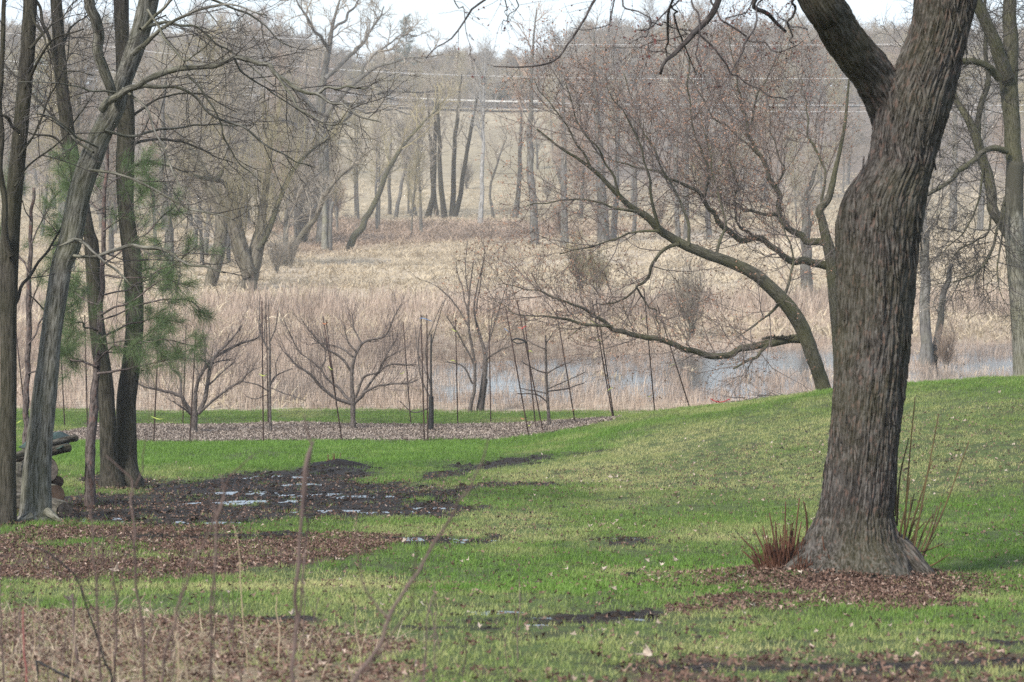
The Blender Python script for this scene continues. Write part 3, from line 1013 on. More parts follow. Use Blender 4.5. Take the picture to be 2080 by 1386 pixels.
    V, Fq, bc = tubes([(P, R2)], 110)
    ctr = np.repeat(P, 110, 0)
    nv = norm(V[:len(ctr)] - ctr)
    d = -.014 * np.clip(1 - np.abs(2 * fbm(bc[:, 0] * 60, bc[:, 1] * 60, bc[:, 2] * 4, s=13, o=2) - 1) * 3, 0, 1) - .009 * np.clip(1 - np.abs(2 * fbm(bc[:, 0] * 110, bc[:, 1] * 110, bc[:, 2] * 9, s=14, o=2) - 1) * 2.5, 0, 1) + .005
    V = V + nv * d[:, None]
    t.raw('limb', V, Fq, M['maple'], attrs=dict(bc=bc))
    for pts, d0, d1 in (([(1800, 1095, 60), (1838, 1125, 52), (1870, 1158, 44), (1898, 1186, 32), (1925, 1204, 16)], -.05, -.35), ([(1690, 1100, 64), (1650, 1130, 54), (1612, 1162, 44), (1580, 1186, 30), (1545, 1200, 14)], -.05, -.3),
                        ([(1745, 1120, 70), (1752, 1160, 60), (1762, 1200, 46), (1772, 1228, 22)], -.12, -.75), ([(1690, 1120, 60), (1670, 1160, 50), (1655, 1200, 36), (1645, 1226, 16)], -.10, -.7), ([(1800, 1110, 60), (1822, 1150, 52), (1842, 1190, 38), (1858, 1216, 18)], -.10, -.6)):
        P, R3 = limb(pts, D, d0, d1, 26)
        V, Fq, bc = tubes([(P, R3)], 28)
        nv = norm(V - np.repeat(P, 28, 0))
        d = -.012 * np.clip(1 - np.abs(2 * fbm(bc[:, 0] * 40, bc[:, 1] * 40, bc[:, 2] * 5, s=23, o=3) - 1) * 3, 0, 1) + .02 * (fbm(bc[:, 0] * 8, bc[:, 1] * 8, bc[:, 2] * 5, s=24) - .5)
        t.raw('root', V + nv * d[:, None], Fq, M['maple'], attrs=dict(bc=bc))
    # loose bark strips lifting from the trunk
    rng = np.random.default_rng(5)
    sh = []
    for k in range(6):
        L, wd = rng.uniform(.06, .17), rng.uniform(.004, .009)
        V = []
        for j in range(5):
            a = j / 4
            for s_ in (-1, 1):
                V.append((s_ * wd * (1 - .35 * abs(a - .5)) * rng.uniform(.8, 1.1), .006 + .012 * (1 - a) ** 2, (a - .5) * L))
            V.append((0, .011 + .012 * (1 - a) ** 2, (a - .5) * L))
        q = []
        for j in range(4):
            o = j * 3
            q += [(o, o + 2, o + 5, o + 3), (o + 2, o + 1, o + 4, o + 5)]
        V = np.array(V)
        V2 = V - np.array([0, .007, 0])
        Fq = np.concatenate([np.array(q), np.array(q)[:, ::-1] + len(V)])
        sh.append(mesh_np('bark_strip', np.concatenate([V, V2]), [Fq], M['maple'], dict(bc=np.concatenate([V, V2]) + rng.random(3))))
    for k in range(150):
        r = int(rng.uniform(70, 640)) if k > 6 else int(rng.uniform(70, 560))
        a = rng.uniform(PI * 1.14, PI * 1.86) if k > 6 else rng.choice([PI * 1.0, 0]) + rng.normal(0, .22)
        c = C[r]; rad = R[r] - .012
        o = link('bark_strip', sh[k % 6], t.root)
        p = c + np.array([math.cos(a) * rad, math.sin(a) * rad, 0]) - t.loc
        o.location = p
        tl = (C[max(r - 12, 0)] - C[min(r + 12, n - 1)]); lean = math.atan2(tl[0], tl[2])
        o.rotation_euler = (rng.normal(0, .04), lean * .9, a - PI / 2 + rng.normal(0, .1))
        sc_ = rng.uniform(.6, 1.25)
        o.scale = (sc_, 1, sc_)
    # sprouts at the foot
    right = [((1837, 1086), (1845, 960), (1859, 806)), ((1822, 1060), (1828, 970), (1846, 890)), ((1855, 1121), (1880, 985), (1907, 841)), ((1864, 1147), (1915, 1040), (1968, 898)),
             ((1846, 1086), (1870, 1010), (1894, 933)), ((1872, 1156), (1900, 1145), (1929, 1125)), ((1850, 1125), (1885, 1117), (1916, 1104)), ((1837, 1095), (1849, 1040), (1857, 1003)),
             ((1860, 1140), (1885, 1085), (1904, 1030)), ((1866, 1150), (1890, 1090), (1912, 1020)), ((1852, 1120), (1862, 1070), (1876, 1025)), ((1828, 1080), (1840, 1030), (1849, 965)),
             ((1858, 1130), (1880, 1070), (1896, 1045)), ((1843, 1105), (1856, 1062), (1868, 1050)), ((1820, 1040), (1821, 960), (1824, 905)), ((1870, 1155), (1880, 1120), (1902, 1085)),
             ((1845, 1110), (1862, 1080), (1880, 1060)), ((1835, 1090), (1846, 1055), (1851, 1010))]
    left = [((1575, 1187), (1540, 1130), (1505, 1090)), ((1572, 1180), (1548, 1110), (1530, 1072)), ((1580, 1180), (1560, 1110), (1549, 1069)), ((1585, 1185), (1575, 1110), (1563, 1042)),
            ((1590, 1180), (1580, 1120), (1575, 1060)), ((1590, 1170), (1594, 1090), (1596, 1019)), ((1605, 1170), (1614, 1100), (1624, 1012)), ((1608, 1170), (1618, 1110), (1628, 1060)),
            ((1596, 1175), (1600, 1130), (1602, 1100)), ((1570, 1185), (1552, 1150), (1545, 1130)), ((1640, 1080), (1638, 1045), (1632, 1018)), ((1587, 1185), (1583, 1140), (1590, 1105)),
            ((1600, 1180), (1606, 1130), (1612, 1090)), ((1578, 1185), (1566, 1150), (1556, 1105)), ((1565, 1195), (1550, 1172), (1535, 1160)), ((1594, 1185), (1592, 1140), (1585, 1085)),
            ((1584, 1190), (1570, 1150), (1570, 1120)), ((1610, 1175), (1620, 1150), (1622, 1120)), ((1672, 1170), (1676, 1130), (1670, 1090)), ((1700, 1180), (1706, 1150), (1712, 1120)), ((1690, 1180), (1688, 1150), (1684, 1115))]
    for g, wpx, m in ((right, 5.0, 'sucker_g'), (left, 5.4, 'sucker')):
        for k, s3 in enumerate(g):
            dd = -.05 + .1 * math.sin(k * 2.1) - (.22 if s3[0][0] in (1672, 1700, 1690) else 0)
            P, R3 = limb([(a, b, wpx * (1 - .28 * j)) for j, (a, b) in enumerate(s3)], D, dd, dd + .1 * math.sin(k), 9)
            P[0, 2] -= .03
            t.part('sprout', [(P, R3)], M[m], 5)
    # dense short stubs in the left clump
    st = []
    for k in range(330):
        a = rng.uniform(0, 6.28); rr = rng.random() ** .6
        p = np.array(W(1585, 1190, D)) + np.array([rr * .19 * math.cos(a) + .03, rr * .14 * math.sin(a), 0])
        if k > 240: p = np.array(W(rng.uniform(1610, 1740), 1192, D - .32))
        p[2] = gz(p[0], p[1]) - .02
        h = rng.uniform(.06, .27) * (1.1 - .5 * rr) * (.6 if k > 240 else 1.15)
        d = np.array([rr * math.cos(a) * .5, rr * math.sin(a) * .3, 1])
        P = np.stack([p, p + d * h * .5, p + d * h + np.array([rng.normal(0, .02), 0, 0])])
        st.append((P, np.array([.005, .0042, .003])))
    t.part('sprout_stubs', [(np.stack([a for a, b in st]), np.stack([b for a, b in st]))], M['sucker'], 3, 'stuff')
    # drooping branches hanging into the top of the view, all rooted in the crown above
    top = [((1560, -260, 16), (1520, -120, 15), (1462, -15, 15), (1432, 40, 14), (1411, 62, 13), (1375, 110, 10), (1343, 150, 6)),
           ((1600, -150, 13), (1565, -50, 12), (1532, 0, 10), (1560, 32, 9), (1593, 66, 6)),
           ((1330, -330, 8), (1260, -90, 7), (1212, 0, 6), (1180, 50, 5), (1150, 88, 4), (1095, 132, 4), (1000, 135, 2)),
           ((1330, -340, 7), (1090, -110, 6), (972, 0, 5), (945, 40, 4), (905, 92, 3), (860, 118, 2)),
           ((1500, -180, 6), (1400, -60, 5), (1358, 0, 5), (1353, 40, 6), (1354, 85, 4), (1361, 115, 2)),
           ((1430, -160, 6), (1368, 0, 4), (1372, 25, 4), (1385, 62, 4), (1400, 110, 3), (1411, 146, 2)),
           ((1440, -140, 5), (1412, 0, 4), (1416, 50, 4), (1418, 100, 3), (1424, 133, 2)),
           ((1330, -160, 5), (1265, 0, 4), (1300, 30, 3), (1322, 46, 4), (1285, 64, 2)),
           ((1322, 46, 3), (1362, 50, 3), (1402, 57, 1.5)), ((1411, 62, 5), (1440, 85, 4), (1475, 130, 3.5), (1510, 168, 3), (1560, 190, 3), (1600, 208, 2)),
           ((1600, -90, 7), (1548, 0, 4), (1535, 45, 4), (1518, 85, 4), (1495, 130, 3), (1462, 165, 2), (1425, 188, 1.5)),
           ((1625, -60, 7), (1612, 10, 6), (1606, 45, 5), (1608, 70, 3), (1614, 85, 1.5)), ((1640, 60, 3), (1606, 46, 3), (1575, 20, 2)),
           ((1445, -20, 6), (1450, 28, 4), (1500, 62, 3.5), (1560, 98, 3), (1600, 96, 2), (1630, 85, 1.5)),
           ((1550, -120, 4), (1523, 0, 3), (1512, 30, 3), (1480, 38, 2)), ((1300, -170, 4), (1250, 0, 3), (1240, 35, 2.5), (1225, 52, 2), (1160, 60, 1.5)),
           ((1080, -110, 4), (1052, 0, 2.5), (1044, 22, 2), (1028, 36, 2), (1024, 60, 1)), ((1040, -100, 4), (1026, 0, 2.5), (1030, 25, 2), (1045, 50, 1)),
           ((900, -90, 3), (920, 0, 2.4), (938, 20, 2), (942, 60, 1.4), (958, 110, 1)), ((1395, 70, 3), (1340, 85, 2), (1290, 100, 1)), ((1370, 112, 3), (1320, 106, 2), (1255, 92, 1)),
           ((1380, 0, 4), (1340, 40, 3), (1320, 68, 2.5), (1280, 88, 1))]
    for k, pts in enumerate(top):
        P, R3 = limb(pts, D - .8, .5 * math.sin(k), .9 * math.sin(k * 1.7), None, .05, k)
        tw = [(P, R3)]
        Q, RQ = grow(P, R3, 6, .35, 1, .32, 48, 5, .18, -.05, .0022, .5, rng, .3, rmin=.0014)
        t.part('branch', tw, M['maple_branch'], 6)
        t.part('branch_twigs', [(Q, RQ)], M['maple_branch'], 3, 'stuff')
        V, f = specks(Q, 22, .009, rng, .008, .7)
        t.raw('buds', V, f, M['redbud'], 'stuff')
    # crown carried above the picture
    P1, R1 = limb([(1975, -700, 60), (1700, -1000, 40), (1400, -1250, 20)], D, 0, 1.5, 14)
    P2, R2 = limb([(1990, -800, 60), (2200, -1100, 40), (2500, -1300, 20)], D, 0, -1.5, 14)
    P3, R3 = limb([(1480, -340, 60), (1300, -700, 40), (1000, -1000, 16)], D - .9, 0, -1, 14)
    big = [P1, P2, P3]; bigr = [R1, R2, R3]
    Q, RQ = grow(np.stack(big), np.stack(bigr), 9, .1, 1, 1.6, 50, 7, .12, .0, .03, .4, rng)
    Q2, RQ2 = grow(Q, RQ, 8, .2, 1, .8, 45, 5, .15, .0, .008, .4, rng, rmin=.003)
    t.part('crown', [(np.stack(big), np.stack(bigr)), (Q, RQ), (Q2, RQ2)], M['maple'], 5)


big_maple()


# ------------------------------------------------------------------ trees traced one by one
def traced(name, label, base, trunk, limbs, D, mat, twig, twigs=(), seed=1, group=None, limb_name='branch', budn=0, bud=.02, wob=.045, trunk_sides=20, bump=.12, tmat=None, budmat='bud'):
    """trunk and limbs as traced; twigs: tuple of grow levels (k, tmin, tmax, length, angle, n, wig, up, r)"""
    rng = np.random.default_rng(seed)
    bx, by = base if len(base) == 2 and not isinstance(base[0], int) else W(base[0], base[1], D)[:2]
    t = Tree(name, label, 'tree', (bx, by, gz(bx, by)), group)
    sets = []
    for k, tr in enumerate(trunk):
        pts, d0, d1 = tr
        P, R = limb(pts, D, d0, d1, max(14, len(pts) * 8), wob * .1, seed + k)
        if k == 0 or pts[0][1] > 800: P[0, 2] = min(P[0, 2], gz(P[0, 0], P[0, 1]) - .05)
        t.part('trunk', [(P, R)], M[mat], trunk_sides, bump=bump)
        sets.append((P, R))
    for k, lb in enumerate(limbs):
        pts, d0, d1 = lb
        P, R = limb(pts, D, d0, d1, None, wob, seed + 31 * k)
        t.part(limb_name, [(P, R)], M[mat], 8, bump=bump)
        sets.append((P, R))
    if twigs:
        cur = []
        for P, R in sets[(0 if not limbs else len(trunk)):]:
            Pn, Rn = resample(P, R, 12)
            cur.append((Pn, Rn))
        L = np.array([np.linalg.norm(np.diff(p, axis=0), axis=1).sum() for p, _ in cur])
        lines = []
        k0 = twigs[0]
        nxt = []
        for (P, R), l in zip(cur, L):
            k = max(2, int(round(k0[0] * l)))
            nxt.append(grow(P, R, k, k0[1], k0[2], k0[3], k0[4], k0[5], k0[6], k0[7], k0[8], .3, rng, .35, rmin=.002))
        Q = np.concatenate([a for a, b in nxt]); RQ = np.concatenate([b for a, b in nxt])
        lines.append((Q, RQ))
        for kk in twigs[1:]:
            Q, RQ = grow(Q, RQ, kk[0], kk[1], kk[2], kk[3], kk[4], kk[5], kk[6], kk[7], kk[8], .4, rng, .4, rmin=kk[9] if len(kk) > 9 else .002)
            lines.append((Q, RQ))
        t.part('twigs', lines, M[tmat or twig], None, 'stuff')
        if budn:
            V, f = specks(Q, budn, bud, rng, bud * .9, .6)
            t.raw('buds', V, f, M[budmat], 'stuff')
    return t


# leaning tree over the pond, in reddish bud
DT = 50.0
lean_trunk = [([(1676, 800, 32), (1664, 760, 29), (1654, 733, 29), (1632, 672, 31), (1606, 629, 30), (1580, 599, 27), (1537, 560, 25), (1485, 534, 23), (1433, 516, 21), (1381, 493, 19), (1342, 469, 17),
                (1312, 439, 15), (1277, 417, 12), (1242, 382, 10), (1208, 348, 8), (1173, 322, 6), (1138, 300, 5), (1090, 262, 3)], 0, -2.2)]
lean_limbs = [
    ([(1645, 690, 20), (1606, 687, 17), (1563, 698, 16), (1519, 709, 14), (1455, 721, 13), (1411, 713, 12), (1368, 700, 11), (1320, 685, 11), (1286, 683, 10), (1242, 664, 9), (1216, 646, 7), (1173, 622, 5), (1130, 607, 4), (1075, 590, 2.5), (1010, 580, 1.5)], 0, -1.5),
    ([(1244, 664, 6), (1173, 657, 6), (1121, 646, 4), (1060, 640, 2), (1000, 610, 1.4)], -1.2, -1.8),
    ([(1381, 495, 8), (1342, 512, 7), (1322, 547, 7), (1312, 573, 6), (1294, 586, 5), (1258, 607, 4), (1200, 625, 2)], -1.3, -.6),
    ([(1294, 586, 4), (1311, 610, 4), (1333, 640, 3), (1342, 676, 1.5)], -.8, -.4),
    ([(1558, 703, 7), (1530, 728, 6), (1491, 746, 4)], -.3, -.6),
    ([(1300, 432, 7), (1250, 418, 5), (1190, 408, 4), (1120, 408, 3), (1060, 420, 1.6)], -1.6, -2.2),
    ([(1400, 500, 7), (1392, 440, 6), (1365, 380, 5), (1330, 310, 4), (1290, 230, 3), (1270, 150, 2)], -1.2, -.2),
    ([(1340, 468, 8), (1325, 400, 6), (1310, 320, 4), (1270, 240, 3), (1230, 170, 2)], -1.5, -2.5),
    ([(1260, 400, 6), (1230, 330, 4), (1180, 250, 3), (1150, 170, 2)], -1.8, -2.5),
    ([(1200, 342, 5), (1160, 270, 3), (1110, 200, 2), (1080, 160, 1.5)], -2, -2.6),
    ([(1455, 520, 7), (1470, 450, 5), (1455, 380, 4), (1440, 300, 3), (1420, 220, 2)], -1, .5),
    ([(1340, 470, 6), (1280, 470, 4), (1210, 500, 3), (1140, 515, 2)], -1.5, -1),
    ([(1590, 606, 8), (1560, 640, 5), (1500, 680, 2)], 0, -.8), ([(1590, 606, 7), (1610, 560, 5), (1600, 480, 3), (1580, 420, 2)], 0, .6)]
tl = traced('leaning_tree', 'tree leaning left over the pond edge with a long low limb and reddish buds', (1676, 795), lean_trunk, lean_limbs, DT, 'moss', 'redtwig',
            ((5.5, .12, 1, 1.6, 50, 6, .14, .10, .012), (7, .15, 1, .8, 42, 5, .16, .05, .006, .004), (4, .2, 1, .42, 40, 4, .2, 0, .003, .003)), 11, None, 'branch', 12000, .019, wob=.09)
# lifted bark on the low limb
for k in range(7):
    P, R = limb([(1548 + k * 8, 689 - (k % 3) * 3, 5), (1560 + k * 8, 686, 6), (1566 + k * 8, 683 - (k % 2) * 3, 3)], DT, -.25, -.3, 5)
    tl.part('bark_flap', [(P, R)], M['dark'], 4)

t2_trunk = [([(1712, 808, 34), (1708, 740, 30), (1702, 660, 28), (1695, 590, 27), (1690, 540, 26), (1684, 505, 24), (1676, 476, 20), (1669, 444, 17), (1664, 428, 17), (1682, 405, 15), (1692, 368, 12), (1700, 331, 9), (1715, 260, 7), (1725, 160, 4)], 2, 1.5)]
t2_limbs = [
    ([(1692, 545, 18), (1646, 529, 16), (1617, 530, 14), (1596, 522, 13), (1565, 500, 13), (1544, 485, 12), (1509, 485, 12), (1483, 468, 11), (1457, 448, 11), (1438, 420, 9), (1420, 395, 8), (1381, 372, 6), (1329, 350, 5), (1260, 335, 3), (1200, 310, 2)], 2, 0),
    ([(1684, 495, 15), (1655, 490, 15), (1630, 485, 14), (1607, 470, 13), (1591, 450, 13), (1583, 407, 12), (1570, 375, 11), (1557, 347, 10), (1546, 321, 9), (1526, 290, 8), (1516, 260, 7), (1505, 200, 5), (1490, 130, 3), (1480, 70, 2)], 2, 3),
    ([(1588, 440, 7), (1561, 437, 7), (1522, 431, 6), (1492, 418, 6), (1457, 401, 4), (1420, 392, 3), (1390, 400, 2)], 2, 1.4),
    ([(1535, 485, 6), (1503, 461, 5), (1494, 440, 4), (1492, 410, 4), (1497, 372, 4), (1485, 334, 3), (1478, 280, 2)], 1.4, 1),
    ([(1669, 420, 8), (1671, 395, 6), (1675, 360, 5), (1669, 320, 5), (1655, 300, 5), (1643, 280, 4), (1640, 240, 3), (1625, 160, 2)], 2, 2.6),
    ([(1572, 380, 6), (1590, 350, 4), (1580, 300, 3), (1566, 270, 2.4), (1560, 200, 1.5)], 2.4, 3),
    ([(1430, 405, 6), (1440, 340, 5), (1415, 270, 4), (1400, 190, 3), (1395, 110, 2)], .6, .2),
    ([(1545, 320, 5), (1490, 270, 4), (1440, 230, 3), (1400, 150, 2)], 2.6, 2), ([(1520, 270, 5), (1540, 200, 3.5), (1570, 130, 2.4), (1590, 90, 1.5)], 2.8, 3.4)]
traced('budding_tree', 'reddish budding tree rising behind the big maple, its limbs sweeping left', (1710, 800), t2_trunk, t2_limbs, DT, 'moss', 'redtwig',
       ((6, .1, 1, 1.7, 48, 6, .14, .12, .012), (7, .15, 1, .9, 42, 5, .16, .04, .006, .004), (4, .2, 1, .45, 40, 4, .2, 0, .003, .003)), 12, None, 'branch', 13000, .019, wob=.09)

# right edge tree
DR = 46.0
traced('edge_tree', 'pale patched trunk at the right edge with a mossy second stem', (2079, 778),
       [([(2082, 785, 48), (2078, 700, 43), (2070, 600, 40), (2062, 500, 40), (2060, 420, 38), (2062, 330, 36)], 0, 0)],
       [([(2062, 345, 34), (2057, 260, 34), (2053, 190, 36), (2050, 140, 42), (2052, 90, 32), (2050, 0, 26), (2048, -120, 22), (2050, -300, 14)], 0, .4),
        ([(2046, 160, 30), (2025, 95, 27), (2005, 50, 25), (1985, 8, 24), (1960, -50, 22), (1925, -150, 16), (1880, -300, 8)], 0, -.8),
        ([(2050, 480, 22), (2032, 448, 22), (2016, 420, 22), (2009, 362, 22), (1991, 317, 21), (1976, 267, 19), (1960, 235, 15), (1946, 210, 13), (1938, 185, 10), (1915, 120, 8), (1905, 40, 5)], .3, 2),
        ([(1985, 290, 14), (1991, 216, 12), (2007, 166, 11), (2004, 115, 10), (2000, 40, 8), (2010, -60, 5)], 1.2, 2.4),
        ([(2045, 307, 14), (2017, 303, 12), (1986, 317, 12), (1946, 352, 11), (1915, 376, 9), (1890, 393, 8), (1850, 420, 4), (1810, 430, 2)], -.2, -1.4),
        ([(2030, 160, 17), (2012, 140, 15), (1991, 130, 14), (1951, 122, 12), (1905, 112, 8), (1850, 120, 4)], -.2, -1),
        ([(2042, 400, 6), (2030, 455, 6), (2012, 519, 5), (1981, 554, 4), (1946, 570, 2.5), (1900, 580, 1.5)], 0, -.8),
        ([(2015, 430, 5), (2000, 480, 4), (1960, 500, 3), (1920, 540, 1.6)], .6, -.2), ([(2000, 330, 5), (1985, 420, 4), (1960, 470, 3), (1905, 520, 1.5)], .8, 0),
        ([(2040, 420, 5), (2034, 500, 4), (2025, 560, 3), (2040, 620, 1.4)], -.3, -.6)],
       DR, 'moss', 'twig', ((7, .15, 1, 1.2, 55, 6, .16, -.02, .010), (7, .15, 1, .6, 45, 5, .18, -.02, .006, .0045), (5, .2, 1, .3, 40, 4, .2, 0, .004, .0034)), 21)
# its lower trunk is a paler bark: give that part its own look
for o in list(bpy.data.objects):
    if o.parent and o.parent.name == 'edge_tree' and o.name.startswith('trunk'):
        o.data.materials[0] = M['pale']; o['label'] = 'pale bare lower trunk'

me_ = M['patch'] = bark('patched_bark', (.06, .055, .045), (.17, .16, .135), (.29, .275, .24), (.15, .15, .07), .4, 42, .13, .8, .01)
_n = NT.__new__(NT); _n.m = me_; _n.t = me_.node_tree
_b = [q for q in _n.t.nodes if q.type == 'BSDF_PRINCIPLED'][0]
_src = _b.inputs['Base Color'].links[0].from_socket
_bc = _n.attr('bc').outputs['Vector']
_sx = _n.n('ShaderNodeSeparateXYZ'); _n.l(_bc, _sx.inputs[0])
_f = _n.mapr(_n.math('ADD', _sx.outputs['Z'], _n.math('MULTIPLY', _n.noise(_n.scalev(_bc, (6, 6, 2)), 1.6, 4), 1.3)), 4.0, 4.5)
_n.l(_n.mix(_f, _src, (.05, .047, .034)), _b.inputs['Base Color'])
for o in list(bpy.data.objects):
    if o.parent and o.parent.name == 'edge_tree' and o.name.startswith('trunk'):
        o.data.materials[0] = M['patch']

# the left group ------------------------------------------------------------
traced('leftmost_tree', 'slim dark trunk nearest the left edge, beside the log pile', (10, 1056),
       [([(12, 1066, 46), (14, 1020, 38), (16, 900, 34), (17, 800, 33), (17, 630, 35), (20, 500, 40), (26, 430, 33), (33, 346, 33), (42, 260, 31), (54, 130, 30), (62, 0, 29), (72, -150, 26), (80, -400, 20)], 0, .3)],
       [([(22, 520, 16), (8, 460, 13), (4, 300, 12), (3, 150, 10), (6, 0, 9), (4, -150, 6)], 0, -.3), ([(40, 270, 8), (10, 240, 6), (-40, 200, 4)], 0, -.3),
        ([(60, 100, 7), (95, 60, 5), (130, 30, 3), (180, -30, 2)], 0, .4), ([(50, 180, 7), (100, 90, 5), (170, 60, 3)], 0, -.5), ([(30, 380, 5), (60, 330, 4), (130, 280, 3), (200, 180, 2)], 0, .5),
        ([(20, 640, 8), (45, 590, 7), (75, 540, 6), (120, 470, 4), (165, 400, 2.5)], .2, .8), ([(62, 20, 6), (90, 90, 4), (120, 140, 3), (190, 150, 2)], 0, -.4),
        ([(38, 320, 5), (90, 230, 4), (130, 130, 3), (140, 40, 2)], 0, .8)],
       24.0, 'dark', 'twig', ((5, .2, 1, .9, 50, 6, .13, .02, .006), (5, .2, 1, .45, 45, 5, .16, 0, .0035, .0024), (2, .2, 1, .2, 40, 4, .2, 0, .002, .002)), 31)
tb = traced('leaning_ash_tree', 'grey barked tree leaning right across the left group, forking near the top', (73, 1058),
       [([(70, 1066, 84), (72, 1040, 66), (77, 933, 56), (91, 803, 49), (105, 673, 43), (125, 543, 43), (141, 498, 48), (163, 390, 46), (193, 303, 46), (212, 260, 43), (235, 216, 40), (247, 173, 37), (263, 130, 37), (279, 87, 39), (292, 43, 40), (302, 0, 41), (325, -120, 36), (350, -300, 26)], 0, .6)],
       [([(232, 200, 20), (221, 170, 21), (205, 130, 23), (201, 87, 23), (193, 43, 23), (186, 0, 24), (175, -120, 20), (160, -300, 12)], .2, -.4),
        ([(205, 225, 17), (225, 202, 16), (260, 182, 14), (312, 156, 13), (368, 143, 12), (433, 130, 11), (476, 119, 10), (541, 130, 10), (563, 151, 9), (597, 177, 8), (641, 190, 7), (660, 182, 6), (690, 178, 5), (745, 178, 3)], 0, -.6),
        ([(641, 190, 6), (687, 212, 5), (721, 229, 4), (769, 253, 2.5)], -.6, -.9), ([(560, 150, 5), (600, 210, 5), (655, 245, 4), (705, 251, 2)], -.5, -1),
        ([(258, 182, 8), (325, 175, 8), (381, 182, 6), (433, 234, 5), (489, 255, 5), (541, 294, 4), (584, 320, 3), (640, 345, 2)], .1, .7),
        ([(270, 110, 12), (305, 75, 9), (350, 45, 7), (410, 20, 6), (470, 12, 4), (540, 30, 2.5)], 0, -.8), ([(285, 60, 9), (320, 50, 7), (380, 52, 5), (430, 80, 4), (490, 120, 3), (560, 180, 2)], 0, .8),
        ([(290, 60, 8), (340, 10, 6), (420, -40, 4)], 0, -.3), ([(300, 0, 8), (380, -10, 6), (460, 10, 5), (520, 40, 4), (590, 100, 2.5)], .3, 1),
        ([(212, 265, 6), (277, 277, 6), (325, 260, 5), (377, 255, 4), (433, 251, 3), (489, 255, 2)], .2, 1.2), ([(180, 345, 6), (264, 364, 5), (346, 403, 5), (411, 429, 4), (481, 444, 2.5)], .1, -.5),
        ([(150, 520, 7), (173, 524, 6), (225, 509, 8), (277, 504, 8), (338, 513, 7), (390, 535, 5), (459, 552, 3)], .1, -.4), ([(140, 490, 8), (175, 500, 6), (230, 545, 5), (270, 580, 3)], -.1, -.6),
        ([(250, 180, 6), (300, 230, 5), (345, 330, 4), (380, 420, 2)], .1, -.9), ([(380, 150, 5), (420, 200, 4), (450, 260, 4), (480, 320, 3), (530, 370, 2)], -.3, .2),
        ([(476, 119, 5), (500, 160, 4), (560, 190, 3), (640, 250, 2)], -.4, .2), ([(200, 300, 5), (150, 270, 4), (100, 240, 3), (50, 235, 2)], 0, -.6), ([(240, 190, 5), (180, 180, 4), (110, 170, 3), (40, 165, 2)], 0, -.7),
        ([(190, 310, 6), (130, 260, 4), (70, 200, 3), (30, 190, 2)], 0, .7), ([(300, 20, 6), (350, 100, 4), (390, 120, 3), (440, 60, 2)], -.2, -.8)],
       24.4, 'grey', 'twig', ((5, .15, 1, .85, 48, 6, .14, .02, .006), (5, .15, 1, .45, 45, 5, .17, -.02, .0035, .0024), (2, .2, 1, .22, 40, 4, .2, 0, .002, .002)), 32)
P, R = limb([(165, 490, 9), (150, 487, 9), (147, 489, 8), (120, 500, 3)], 24.3, -.1, -.2, 6)
tb.part('snag', [(P, R)], M['pale'], 6)
for a in (((96, 1040, 20), (112, 1052, 13), (128, 1064, 6)), ((60, 1050, 22), (44, 1058, 14), (34, 1066, 7))):
    P, R = limb(a, 24.3, -.1, -.3, 8); tb.part('root', [(P, R)], M['grey'], 8, bump=.2)

tcx = traced('twin_trunk_tree', 'dark twin trunked tree standing behind the thin pine', (240, 978),
       [([(255, 985, 82), (252, 960, 62), (254, 930, 50), (256, 860, 42), (258, 803, 40), (273, 673, 37), (270, 543, 38), (268, 519, 38), (256, 433, 32), (254, 346, 38), (256, 260, 37), (252, 150, 32), (248, 87, 28), (246, 0, 32), (248, -160, 26), (240, -380, 16)], 0, .4),
        ([(228, 985, 60), (222, 940, 36), (216, 803, 33), (204, 716, 35), (194, 630, 30), (186, 500, 30), (181, 476, 24), (165, 400, 25), (150, 330, 27), (137, 260, 29), (124, 150, 26), (114, 0, 24), (106, -160, 20), (100, -380, 12)], -.2, -.6)],
       [([(130, 210, 9), (110, 130, 8), (95, 60, 7), (78, 15, 6), (60, -30, 4)], -.5, -.9), ([(250, 100, 7), (280, 60, 5), (340, 30, 3)], .4, .9), ([(256, 300, 6), (320, 280, 5), (400, 300, 4), (470, 330, 2)], .3, 1.2),
        ([(254, 340, 6), (300, 330, 5), (380, 350, 3)], .3, -.3), ([(120, 100, 6), (150, 50, 4), (190, 20, 2)], -.5, 0), ([(150, 320, 6), (110, 280, 5), (60, 270, 3), (20, 230, 2)], -.4, -.8),
        ([(270, 560, 5), (310, 545, 4), (360, 570, 2)], .1, .5), ([(140, 270, 6), (60, 190, 4), (10, 130, 3)], -.5, .2), ([(260, 240, 6), (330, 200, 4), (400, 190, 3), (480, 230, 2)], .3, 1)],
       31.2, 'dark', 'twig', ((4.5, .15, 1, 1.0, 48, 6, .14, .02, .007), (6, .15, 1, .55, 45, 5, .17, 0, .004, .003), (2, .2, 1, .25, 40, 4, .2, 0, .002, .0024)), 33)

